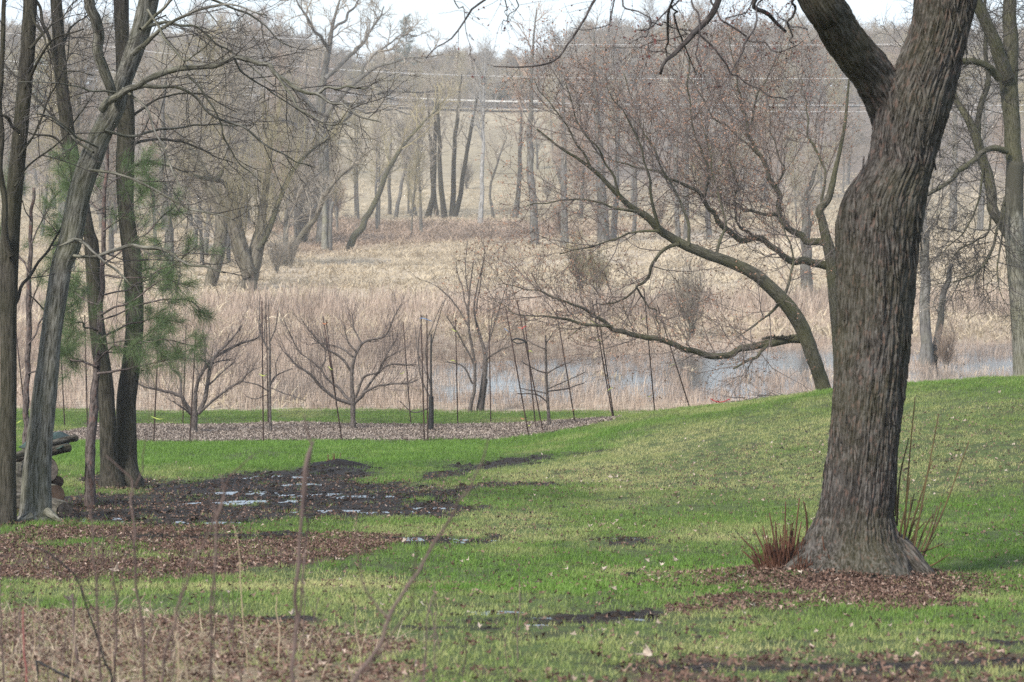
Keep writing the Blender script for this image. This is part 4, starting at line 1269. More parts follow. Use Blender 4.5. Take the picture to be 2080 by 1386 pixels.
# pines with soft green tufts
def pine(name, label, base, D, trunk, limbs, seed, tuftn, holes=None):
    rng = np.random.default_rng(seed)
    bx, by = W(base[0], base[1], D)[:2]
    t = Tree(name, label, 'tree', (bx, by, gz(bx, by)))
    P, R = limb(trunk, D, 0, .1, 60, .03, seed)
    P[0, 2] = gz(P[0, 0], P[0, 1]) - .05
    kn = 1 + .12 * np.maximum(0, np.sin(np.arange(len(R)) * .9)) ** 6
    t.part('trunk', [(P, R * kn)], M['pine'], 14, bump=.15)
    V4, tw = [], []
    for k, (pts, d0, d1) in enumerate(limbs):
        P, R = limb(pts, D, d0, d1, None, .05, seed + k)
        t.part('branch', [(P, R)], M['pine'], 6)
        Q, RQ = grow(P, R, 8, .3, 1, .32, 42, 5, .12, .06, .004, .5, rng, .3, rmin=.0025)
        tw.append((Q, RQ))
        tips = np.concatenate([Q[:, -1], Q[:, -2], P[-1:], P[-3:-2]])
        dirs = np.concatenate([norm(Q[:, -1] - Q[:, -3]), norm(Q[:, -1] - Q[:, -3]), norm(P[-1:] - P[-4:-3]), norm(P[-1:] - P[-4:-3])])
        V4.append((tips, dirs))
    t.part('twigs', tw, M['pine'], 3, 'stuff')
    tips = np.concatenate([a for a, b in V4]); dirs = np.concatenate([b for a, b in V4])
    n = tuftn
    B = len(tips)
    c = np.repeat(tips, n, 0) - np.repeat(dirs, n, 0) * rng.uniform(0, .12, (B * n, 1)) + rng.normal(0, .016, (B * n, 3))
    d = norm(np.repeat(dirs, n, 0) * .75 + rng.normal(0, .62, (B * n, 3)) + np.array([0, 0, .05]))
    L = rng.uniform(.10, .20, (B * n, 1))
    s_ = norm(np.cross(d, rng.normal(0, 1, d.shape))) * .0012
    mid = c + d * L * .55; tip = c + d * L + np.array([0, 0, -.025]) * L / .12
    V = np.stack([c - s_, c + s_, mid + s_, mid - s_, tip], 1).reshape(-1, 3)
    o = np.arange(B * n) * 5
    t.raw('needles', V, [np.stack([o, o + 1, o + 2, o + 3], -1), np.stack([o + 3, o + 2, o + 4], -1)], M['needle'], 'stuff')
    return t


DP = 27.5
pine('pine_tree', 'thin pine trunk with soft green needle tufts in front of the twin trunked tree', (182, 1027), DP,
     [(184, 1034, 25), (182, 1000, 22), (184, 930, 20), (189, 846, 19), (197, 760, 14), (202, 690, 14), (206, 600, 11), (208, 500, 9), (212, 400, 8), (218, 280, 6)],
     [([(198, 760, 7), (240, 752, 5), (290, 742, 4), (340, 728, 3), (372, 712, 2)], 0, -.4), ([(200, 690, 5), (255, 665, 4), (310, 650, 3), (345, 648, 2)], 0, .5), ([(199, 672, 5), (165, 660, 4), (140, 662, 2)], 0, -.3),
      ([(205, 640, 5), (260, 610, 4), (330, 570, 3), (380, 580, 2)], 0, -.7), ([(204, 620, 4), (160, 600, 3), (130, 570, 2)], 0, .5), ([(207, 540, 4), (260, 500, 3), (320, 450, 3), (352, 420, 2)], 0, .6),
      ([(207, 560, 4), (290, 560, 3), (360, 530, 3), (400, 500, 2)], 0, -.3), ([(210, 470, 4), (260, 430, 3), (305, 380, 2)], 0, -.5), ([(211, 440, 3), (180, 400, 3), (140, 370, 2)], 0, .3),
      ([(198, 745, 5), (150, 730, 4), (125, 715, 2)], 0, .2), ([(200, 720, 4), (250, 712, 3), (300, 690, 3), (330, 690, 2)], 0, .8), ([(205, 650, 4), (290, 620, 4), (370, 610, 3), (415, 640, 2)], 0, .2),
      ([(208, 520, 4), (150, 480, 3), (110, 470, 2)], 0, -.6), ([(214, 380, 3), (260, 350, 2), (300, 330, 1.6)], 0, .4), ([(214, 400, 3), (170, 350, 2), (125, 325, 1.6)], 0, .8),
      ([(206, 600, 4), (270, 585, 3), (330, 555, 2.5), (345, 545, 2)], 0, 1.0), ([(198, 735, 4), (230, 705, 3), (285, 700, 2)], 0, -.9), ([(199, 700, 4), (330, 690, 3), (400, 702, 2), (412, 706, 2)], 0, -.5)], 41, 62)
pine('young_pine_tree', 'slender pine stem seen between the two front trunks on the left', (52, 1000), 29.0,
     [(54, 975, 14), (53, 877, 13), (56, 760, 11), (59, 608, 11), (62, 480, 8), (70, 380, 6)],
     [([(58, 640, 4), (90, 560, 3), (125, 520, 2)], 0, -.4), ([(60, 560, 4), (30, 500, 3), (0, 470, 2)], 0, .4), ([(62, 500, 3), (95, 420, 3), (130, 380, 2)], 0, .5), ([(57, 700, 4), (95, 640, 3), (130, 600, 2)], 0, .3),
      ([(64, 450, 3), (40, 400, 2), (20, 350, 1.5)], 0, -.4), ([(56, 760, 4), (100, 740, 3), (150, 700, 2)], 0, .2), ([(60, 600, 3), (120, 640, 3), (170, 600, 2)], 0, .7)], 42, 50)

# orchard -----------------------------------------------------------------------
orch = ((13, .25, 1, .75, 38, 6, .08, .26, .0065), (4, .15, .9, .28, 38, 4, .12, .22, .004, .0036))
DO = 49.5
traced('fruit_tree', 'stout fruit tree with a painted trunk and fanned branches, farthest left in the orchard', (393, 885),
       [([(394, 888, 17), (394, 870, 14), (395, 843, 15), (396, 836, 16)], 0, 0)],
       [([(392, 842, 10), (374, 818, 9), (364, 803, 8), (329, 793, 6), (300, 788, 4), (270, 775, 2)], 0, -.3), ([(368, 805, 6), (365, 766, 5), (349, 749, 4), (335, 720, 2)], -.1, .3),
        ([(395, 840, 9), (398, 796, 8), (405, 769, 7), (418, 744, 6), (424, 735, 5), (395, 730, 3), (360, 725, 2)], 0, -.4), ([(403, 840, 9), (418, 806, 9), (427, 749, 8), (437, 722, 7), (462, 698, 5), (491, 663, 2.5)], 0, .3),
        ([(436, 726, 6), (467, 710, 5), (489, 698, 5), (526, 685, 3), (530, 655, 2)], .2, .6), ([(403, 841, 6), (427, 818, 5), (452, 798, 5), (474, 782, 4), (491, 776, 4), (504, 759, 3), (521, 749, 2)], 0, -.5),
        ([(390, 845, 5), (374, 830, 4), (349, 815, 2)], 0, -.3), ([(425, 781, 4), (447, 761, 3), (477, 735, 2)], .1, .5), ([(415, 750, 4), (440, 735, 3), (470, 730, 2)], 0, .5), ([(418, 744, 4), (415, 700, 3), (412, 670, 2)], 0, .2)],
       50.2, 'fruit', 'redtwig', orch, 51, 'bare fruit trees in the mulch bed', wob=.02, trunk_sides=12)
traced('fruit_tree', 'wide vase shaped fruit tree at the middle of the mulch bed', (717, 866),
       [([(718, 870, 12), (717, 850, 10), (717, 824, 11), (717, 816, 12), (715, 790, 8), (715, 752, 7), (720, 727, 7)], 0, 0)],
       [([(720, 727, 6), (727, 712, 6), (741, 695, 5), (781, 683, 4), (795, 654, 3), (812, 620, 2)], 0, .2), ([(714, 820, 8), (692, 813, 7), (670, 801, 6), (646, 779, 6), (631, 762, 5), (602, 742, 4), (580, 717, 2)], 0, -.3),
        ([(715, 815, 7), (702, 806, 6), (688, 789, 6), (668, 774, 5), (651, 749, 4), (624, 727, 3), (604, 708, 3), (577, 650, 2)], 0, .4), ([(713, 755, 5), (697, 732, 5), (678, 717, 5), (663, 710, 4), (641, 688, 3), (614, 650, 2)], 0, -.2),
        ([(717, 725, 5), (697, 710, 4), (665, 700, 3), (634, 697, 2)], 0, .3), ([(721, 817, 8), (734, 806, 7), (741, 798, 6), (763, 786, 4), (795, 780, 4), (830, 779, 3), (845, 771, 2)], 0, -.3),
        ([(736, 800, 6), (754, 774, 5), (771, 752, 5), (790, 712, 4), (810, 680, 2)], 0, .3), ([(766, 759, 4), (790, 742, 4), (832, 742, 2.5), (845, 740, 2)], .1, .4), ([(722, 808, 5), (739, 767, 5), (766, 757, 4), (780, 732, 3), (815, 712, 2)], 0, -.4),
        ([(723, 715, 4), (705, 690, 3), (700, 660, 2)], 0, 0), ([(736, 700, 4), (720, 670, 3), (715, 640, 2)], 0, .3), ([(651, 749, 4), (660, 730, 3), (664, 690, 2)], .2, .5)],
       51.5, 'fruit', 'redtwig', orch, 52, 'bare fruit trees in the mulch bed', wob=.02, trunk_sides=12)
traced('sapling_tree', 'slim pale sapling between the two fruit trees', (549, 888),
       [([(550, 892, 7), (549, 860, 6), (548, 800, 6), (548, 717, 5), (549, 698, 4)], 0, 0)],
       [([(547, 712, 4), (528, 678, 3), (527, 640, 2), (528, 600, 1.6)], 0, .1), ([(548, 695, 3), (560, 666, 3), (564, 630, 2)], 0, -.1), ([(536, 695, 2.5), (539, 640, 2), (541, 596, 1.6)], 0, 0), ([(549, 784, 3), (560, 764, 3), (594, 749, 2)], 0, .3),
        ([(548, 796, 3), (521, 781, 2.5), (486, 774, 2)], 0, -.3), ([(549, 781, 3), (560, 766, 2.5), (560, 740, 2), (570, 717, 1.6)], 0, .2), ([(550, 788, 2.5), (582, 801, 2.5), (619, 813, 1.6)], 0, -.2), ([(548, 700, 3), (546, 640, 2), (545, 610, 1.6)], 0, 0),
        ([(548, 800, 2.5), (520, 810, 2), (500, 806, 1.5)], 0, .3)],
       50.0, 'fruit', 'redtwig', ((4, .3, 1, .3, 40, 4, .1, .15, .004), (2, .2, .9, .15, 38, 4, .12, .15, .003, .0022)), 53, wob=.01, trunk_sides=10)
tg = traced('guarded_tree', 'young tree wrapped in a black guard beside twin stakes', (874, 871),
       [([(874, 874, 9), (875, 840, 8), (876, 806, 6), (875, 740, 4), (876, 678, 3)], 0, 0)],
       [([(872, 806, 4), (854, 762, 3), (850, 700, 2.4), (858, 640, 1.6)], 0, .2), ([(875, 790, 3), (866, 740, 3), (868, 690, 2), (900, 612, 1.6)], 0, -.2), ([(876, 700, 3), (890, 650, 2), (903, 610, 1.5)], 0, .2), ([(870, 830, 3), (840, 838, 2.4), (812, 815, 1.6)], 0, -.3), ([(876, 780, 2.6), (850, 720, 2), (842, 660, 1.5)], 0, .3)],
       50.6, 'fruit', 'redtwig', ((4, .3, 1, .3, 36, 4, .1, .2, .004), (2, .2, .9, .15, 38, 4, .12, .15, .003, .0022)), 54, wob=.01, trunk_sides=10)
P, R = limb([(875, 872, 12), (876, 840, 11), (876, 806, 10)], 50.6, 0, 0, 8); tg.part('tree_guard', [(P, R)], M['black'], 10)
P, R = limb([(876, 812, 4), (876, 740, 3.4), (876, 680, 3)], 50.5, 0, 0, 8); tg.part('stake', [(P, R)], M['black'], 6)
traced('sapling_tree', 'straight sapling with level side branches at the right end of the bed', (1115, 867),
       [([(1116, 870, 8), (1114, 840, 7), (1111, 790, 6), (1109, 740, 5), (1108, 681, 4)], 0, 0)],
       [([(1111, 758, 3), (1090, 752, 2.6), (1060, 735, 2)], 0, -.2), ([(1112, 795, 3), (1150, 790, 3), (1186, 778, 2)], 0, .2), ([(1112, 800, 3), (1090, 795, 3), (1060, 790, 2)], 0, .3), ([(1113, 818, 3), (1090, 802, 3), (1050, 800, 2)], 0, -.3),
        ([(1110, 760, 3), (1135, 745, 2.4), (1160, 735, 1.6)], 0, -.2), ([(1108, 710, 3), (1085, 700, 2), (1070, 690, 1.5)], 0, .1), ([(1108, 700, 2.6), (1118, 685, 2), (1125, 672, 1.5)], 0, 0), ([(1113, 790, 2.6), (1160, 770, 2), (1190, 755, 1.5)], 0, -.4)],
       50.4, 'fruit', 'redtwig', ((5, .3, 1, .3, 38, 4, .1, .08, .004), (2, .2, .9, .15, 38, 4, .12, .1, .003, .0022)), 55, wob=.01, trunk_sides=10)
traced('pondside_tree', 'many stemmed upswept young tree at the pond edge behind the fence', (965, 846),
       [([(953, 848, 10), (958, 815, 8), (964, 790, 7), (964, 739, 6), (958, 700, 6), (952, 664, 5), (953, 600, 4), (962, 530, 2)], 0, 0), ([(972, 847, 15), (977, 810, 12), (983, 770, 11), (986, 732, 10), (982, 705, 8), (974, 680, 6), (963, 630, 4), (970, 580, 3), (985, 520, 1.5)], .2, .4), ([(978, 842, 8), (984, 800, 7), (988, 770, 5)], .3, .3)],
       [([(963, 740, 4), (945, 705, 3), (925, 670, 3), (905, 640, 1.6)], 0, -.3), ([(952, 664, 4), (938, 639, 3), (916, 607, 3), (890, 585, 2), (865, 570, 1.2)], 0, .3), ([(986, 735, 4), (992, 700, 3), (1000, 650, 2), (1010, 590, 1.4)], 0, .4), ([(988, 730, 4), (1015, 712, 3), (1045, 700, 1.5)], .2, 0),
        ([(952, 650, 3), (940, 590, 2.4), (925, 540, 1.5)], 0, .2), ([(966, 640, 3), (978, 560, 2.4), (985, 500, 1.3)], .3, .5), ([(960, 780, 4), (940, 745, 3), (905, 735, 1.5)], 0, -.3), ([(953, 610, 3), (946, 550, 2), (950, 490, 1.2)], 0, 0), ([(985, 720, 3), (1010, 640, 2.5), (1035, 560, 1.4)], .2, .8)],
       57.5, 'fruit', 'twig', ((4, .2, 1, .7, 30, 5, .08, .2, .005), (4, .2, 1, .35, 30, 4, .1, .15, .003, .0025)), 56, wob=.02, trunk_sides=10)

# ------------------------------------------------------------------ fence round the orchard
fence = thing('net_fence', 'tall net fence on thin rusty posts tied with bright ribbons round the orchard', 'fence', (float(W(720, 890, 50)[0]), 49.0, gz(-3, 49)))
fl_ = np.array(fence.location)
posts = [(312, 903, 322, 673, 46.6), (385, 905, 398, 673, 46.5), (535, 897, 532, 612, 46.7), (695, 896, 656, 643, 46.8), (862, 893, 855, 640, 46.9), (869, 893, 867, 640, 46.9), (1074, 886, 1027, 625, 47.0), (1104, 882, 1050, 610, 47.4),
         (1088, 867, 1065, 640, 50.5), (1169, 863, 1130, 629, 51.0), (1247, 862, 1203, 610, 49.5), (1249, 862, 1211, 610, 49.6), (1331, 850, 1308, 586, 50.5), (1405, 842, 1335, 620, 51.0),
         (997, 868, 993, 640, 53.2), (930, 868, 925, 645, 53.4), (835, 868, 819, 655, 53.4), (371, 870, 378, 660, 53.4), (132, 877, 120, 640, 53.0), (178, 880, 172, 640, 50.0), (55, 880, 30, 650, 50.0), (545, 880, 541, 640, 53.3), (690, 868, 662, 650, 53.4), (196, 878, 192, 640, 53.4)]
tops = []
for k, (a, b, c, d, D) in enumerate(posts):
    p0, p1 = W(a, b, D), W(c, d, D)
    g = gz(p0[0], p0[1]); p0 = p0 + (p1 - p0) * ((g - .15 - p0[2]) / (p1[2] - p0[2]))
    V, Fq, bc = tubes([(np.stack([p0, (p0 + p1) / 2, p1]) - fl_, np.array([.014, .014, .012]))], 6)
    link('post', mesh_np('post', V, Fq, M['post']), fence)
    tops.append((p0, p1))


def netting(i, j, sag=.06, cell=.05, sink=0.0):
    """thin cross wires between two posts"""
    a0, a1 = tops[i]; b0, b1 = tops[j]
    L = np.linalg.norm(b0 - a0); nx = max(3, int(L / cell)); nz = int(2.0 / (cell * 1.0))
    lines = []
    g = lambda u, v: (a0 + (a1 - a0) * v[..., None]) * (1 - u[..., None]) + (b0 + (b1 - b0) * v[..., None]) * u[..., None]
    hv = np.linspace(.07, .90, 9)
    us = np.linspace(0, 1, nx)
    U, Vv = np.meshgrid(us, hv, indexing='ij')
    sagv = lambda U, Vv: np.stack([.01 * np.sin(U * 40), .03 * np.sin(U * 13 + Vv * 9), -sag * 4 * U * (1 - U) * Vv + .012 * np.sin(U * 57) * Vv], -1)
    P = g(U, Vv) + sagv(U, Vv) - fl_
    lines.append((P, np.full(P.shape[:2], .0008)))
    vs = np.linspace(.07, .90, nz); uh = np.linspace(0, 1, 14)
    U, Vv = np.meshgrid(uh, vs); P = g(U, Vv) + sagv(U, Vv) - fl_
    lines.append((P, np.full(P.shape[:2], .0008)))
    V, Fq, bc = tubes(lines, 3)
    link('netting', mesh_np('netting', V, Fq, M['net']), fence)
    # green skirt along the foot
    U = np.linspace(0, 1, 30); 
    rows = []
    for v in (.05, .10, .16):
        rows.append(g(U, np.full(30, v)) + sagv(U, np.full(30, v)) - fl_)
    return


order = [(0, 1), (1, 2), (2, 3), (3, 4), (5, 6), (6, 7), (7, 10), (11, 12), (12, 13), (14, 9), (15, 14), (16, 15), (17, 21), (21, 22), (22, 16), (18, 23), (23, 17), (19, 0), (20, 19)]
for a, b in order: netting(a, b)
rib = np.random.default_rng(9)


def ribbon(px, py, D, col, ln=14):
    p = W(px, py, D)
    u = np.linspace(0, 1, 7)
    L = ln * .85 * D / F
    V = []
    for t in u:
        c = p + np.array([(t - .5) * L, .02 * math.sin(t * 7), -.02 * math.sin(t * 3 + px) * 1.5])
        V += [c + np.array([0, 0, .007]), c - np.array([0, .004 * math.sin(t * 5), .007])]
    V = np.array(V) - fl_
    i = np.arange(6) * 2
    me = mesh_np('ribbon', V, [np.stack([i, i + 1, i + 3, i + 2], -1)], M[col])
    o = link('ribbon', me, fence)
    return o


for a, b, D, c, l in ((1064, 666, 47.1, 'r_red', 14), (1228, 663, 49.5, 'r_red', 18), (1345, 650, 50.7, 'r_orange', 12), (1370, 702, 50.8, 'r_blue', 14), (1205, 655, 49.5, 'r_yellow', 16), (1308, 646, 50.4, 'r_yellow', 10),
                      (1216, 694, 49.4, 'r_yellow', 14), (1078, 716, 47.2, 'r_yellow', 10), (1366, 743, 50.8, 'r_yellow', 14), (1240, 791, 49.4, 'r_yellow', 14), (1320, 803, 50.5, 'r_yellow', 10), (660, 655, 46.7, 'r_orange', 14),
                      (923, 670, 53.3, 'r_yellow', 14), (921, 735, 53.3, 'r_yellow', 14), (818, 757, 53.3, 'r_yellow', 12), (534, 760, 46.6, 'r_yellow', 18), (865, 650, 46.8, 'r_blue', 30), (1029, 671, 46.9, 'r_blue', 12),
                      (1056, 663, 47.2, 'r_orange', 10), (320, 848, 46.5, 'r_yellow', 30), (1062, 848, 47, 'r_orange', 12), (1075, 862, 47, 'r_yellow', 10), (40, 858, 49.8, 'r_yellow', 16), (1165, 835, 50.9, 'r_orange', 8), (671, 748, 46.7, 'r_yellow', 12), (1170, 673, 51, 'r_yellow', 10)):
    ribbon(a, b, D, c, l)
# folded piece of net high between two posts
V, Fq, bc = tubes([limb([(1040, 692, 3), (1050, 688, 4), (1066, 693, 4), (1070, 698, 2)], 47.1, 0, .1, 10), limb([(1040, 693, 2), (1052, 698, 3), (1068, 695, 2)], 47.1, 0, -.1, 10)], 4)
link('net_fold', mesh_np('net_fold', V - fl_, Fq, M['net']), fence)
# red band hanging off the fence's far end
pb = limb([(1443, 810, 1.6), (1452, 815, 2.4), (1466, 817, 2.4), (1484, 810, 1.6)], 56.0, 0, 0, 12)
V, Fq, bc = tubes([pb], 5)
o = link('red_band', mesh_np('red_band', V, Fq, M['r_red'])); tag(o, 'sagging red band hanging over the reeds near the pond edge', 'band')

# ------------------------------------------------------------------ log pile behind the left trunks
def log(label, a, b, D0, D1, wpx, seed, end='log_end'):
    p0, p1 = W(a[0], a[1], D0), W(b[0], b[1], D1)
    r = wpx * .5 * D0 / F
    n = 12
    u = np.linspace(0, 1, n)[:, None]
    P = p0 * (1 - u) + p1 * u + np.stack([0 * u[:, 0], 0 * u[:, 0], .03 * np.sin(u[:, 0] * 3 + seed)], 1)
    R = r * (1 + .12 * (vnoise(u[:, 0] * 5, u[:, 0] * 0 + seed) - .5))
    c = (p0 + p1) / 2
    root = thing('log', label, 'log', tuple(c), 'cut logs heaped behind the left trunks')
    V, Fq, bc = tubes([(P, R)], 18, .5)
    link('bark', mesh_np('bark', V - c, [Fq[0]], M['log'], dict(bc=bc)), root)
    for e, q in ((0, 1), (n - 1, n - 2)):
        d = norm(P[e] - P[q])
        ux = norm(np.cross(d, np.array([0, 0, 1.]))); uy = np.cross(ux, d)
        th = np.arange(18) * 2 * PI / 18
        rim = P[e] + d * .004 + R[e] * .99 * (np.cos(th)[:, None] * ux + np.sin(th)[:, None] * uy)
        V = np.concatenate([rim, [P[e] + d * .006]]) - c
        f = np.array([(k, (k + 1) % 18, 18) for k in range(18)])
        link('cut_end', mesh_np('cut_end', V, [f], M[end], smooth=False), root)
    return root


log('thin log poking out right across the top of the log pile', (154, 895), (20, 925), 27.2, 26.4, 13, 1, 'log_end_dark')
log('stubby dark log under the thin one at the top of the pile', (140, 915), (30, 925), 27.3, 26.8, 17, 2, 'log_end_dark')
log('thickest rough log in the pile, its end showing right of the ash trunk', (92, 956), (10, 940), 26.0, 28.6, 54, 3, 'log_end_dark')
log('short knobbly log in the pile beneath the thickest one', (118, 974), (60, 962), 26.2, 27.6, 22, 4)
log('mossy log with a broken brown end low in the pile', (112, 1000), (-30, 980), 25.6, 27.0, 40, 5)
log('grey bottom log lying on the leaf litter under the pile', (132, 1036), (0, 1018), 25.2, 26.2, 36, 6, 'log_end_dark')
# tarp slumped on top
u, v = np.meshgrid(np.linspace(0, 1, 26), np.linspace(0, 1, 12))
p0, p1 = W(48, 888, 27.4), W(136, 885, 27.4)
X = p0[0] + (p1[0] - p0[0]) * u; Y = 27.0 + 1.0 * v
Z = W(80, 905, 27.4)[2] + .10 * np.sin(np.clip(v, 0, 1) * PI) ** .6 * (1 - np.abs(2 * u - 1) ** 3) + .05 * (fbm(u * 7, v * 5, s=3, o=2) - .5) + .01
i = (np.arange(11)[:, None] * 26 + np.arange(25)[None]).ravel()
o = link('tarp', mesh_np('tarp', np.stack([X.ravel(), Y.ravel(), Z.ravel()], 1), [np.stack([i, i + 1, i + 27, i + 26], -1)], M['tarp']))
so = o.modifiers.new('thick', 'SOLIDIFY'); so.thickness = .012
tag(o, 'rumpled dark green tarp slumped over the log pile', 'tarp')

# ------------------------------------------------------------------ brush heap by the pond, right of the fence
rng = np.random.default_rng(61)
c = W(1590, 785, 56.5); c[2] = gz(c[0], c[1])
bh = Tree('brush_heap', 'heap of grey cut branches at the pond edge beside the leaning tree', 'brush heap', tuple(c))
L_ = []
for k in range(150):
    a = rng.uniform(-.25, .45); l = rng.uniform(.4, 1.7); az = rng.choice([0, PI]) + rng.normal(0, .5)
    p = c + np.array([rng.normal(0, .38), rng.normal(0, .3), rng.random() ** 1.5 * .38])
    d = np.array([math.cos(az) * math.cos(a), math.sin(az) * math.cos(a), math.sin(a) * .6])
    P = np.stack([p - d * l * .5, p, p + d * l * .5 + np.array([0, 0, .06])])
    L_.append((P, np.array([1, .8, .4]) * rng.uniform(.004, .014)))
for k in range(14): bh.part('stick', [L_[k]], M['fruit'], 5)
bh.part('branches', [(np.stack([a for a, b in L_[14:]]), np.stack([b for a, b in L_[14:]]))], M['fruit'], 4, 'stuff')

# ------------------------------------------------------------------ trees of the marsh edge, traced by trunk
def crown_on(P, R, rng, k1=9, t0=.35, L1=2.2, ang=42, up=.12, k2=6, L2=1.0, k3=5, L3=.5, r1=.03, r2=.014, r3=.011):
    Pn, Rn = resample(P, R, 14)
    Q1, RQ1 = grow(Pn, Rn, k1, t0, 1, L1, ang, 6, .12, up, r1, .35, rng, .5, rmin=r2)
    Q2, RQ2 = grow(Q1, RQ1, k2, .2, 1, L2, 42, 4, .15, up * .5, r2, .5, rng, .4, rmin=r3)
    Q3, RQ3 = grow(Q2, RQ2, k3, .2, 1, L3, 40, 3, .18, .02, r3, .6, rng, .3, rmin=r3 * .75)
    return [(Q1, RQ1), (Q2, RQ2), (Q3, RQ3)]


def mid_tree(label, pts, mat='wood', cm='crown_grey', seed=0, name='bare_tree', group='bare trees at the back of the marsh', ext=1.0, dd=0.0, **kw):
    """pts: (px, py, width px) from the foot up; the foot stands on the ground where the ray meets it"""
    rng = np.random.default_rng(900 + seed)
    x0, y0 = pix_xy(pts[0][0], pts[0][1])
    D = y0 * CP - (gz(x0, y0) - H) * SP
    t = Tree(name, label, 'tree', (x0, y0, gz(x0, y0)), group)
    P, R = limb(pts, D, 0, dd, max(12, 5 * len(pts)), .12, seed)
    P[0, 2] -= .15
    t.part('trunk', [(P, R)], M[mat], 9, bump=.15)
    t.part('crown', crown_on(P, R, rng, **kw), M[cm], None)
    return t


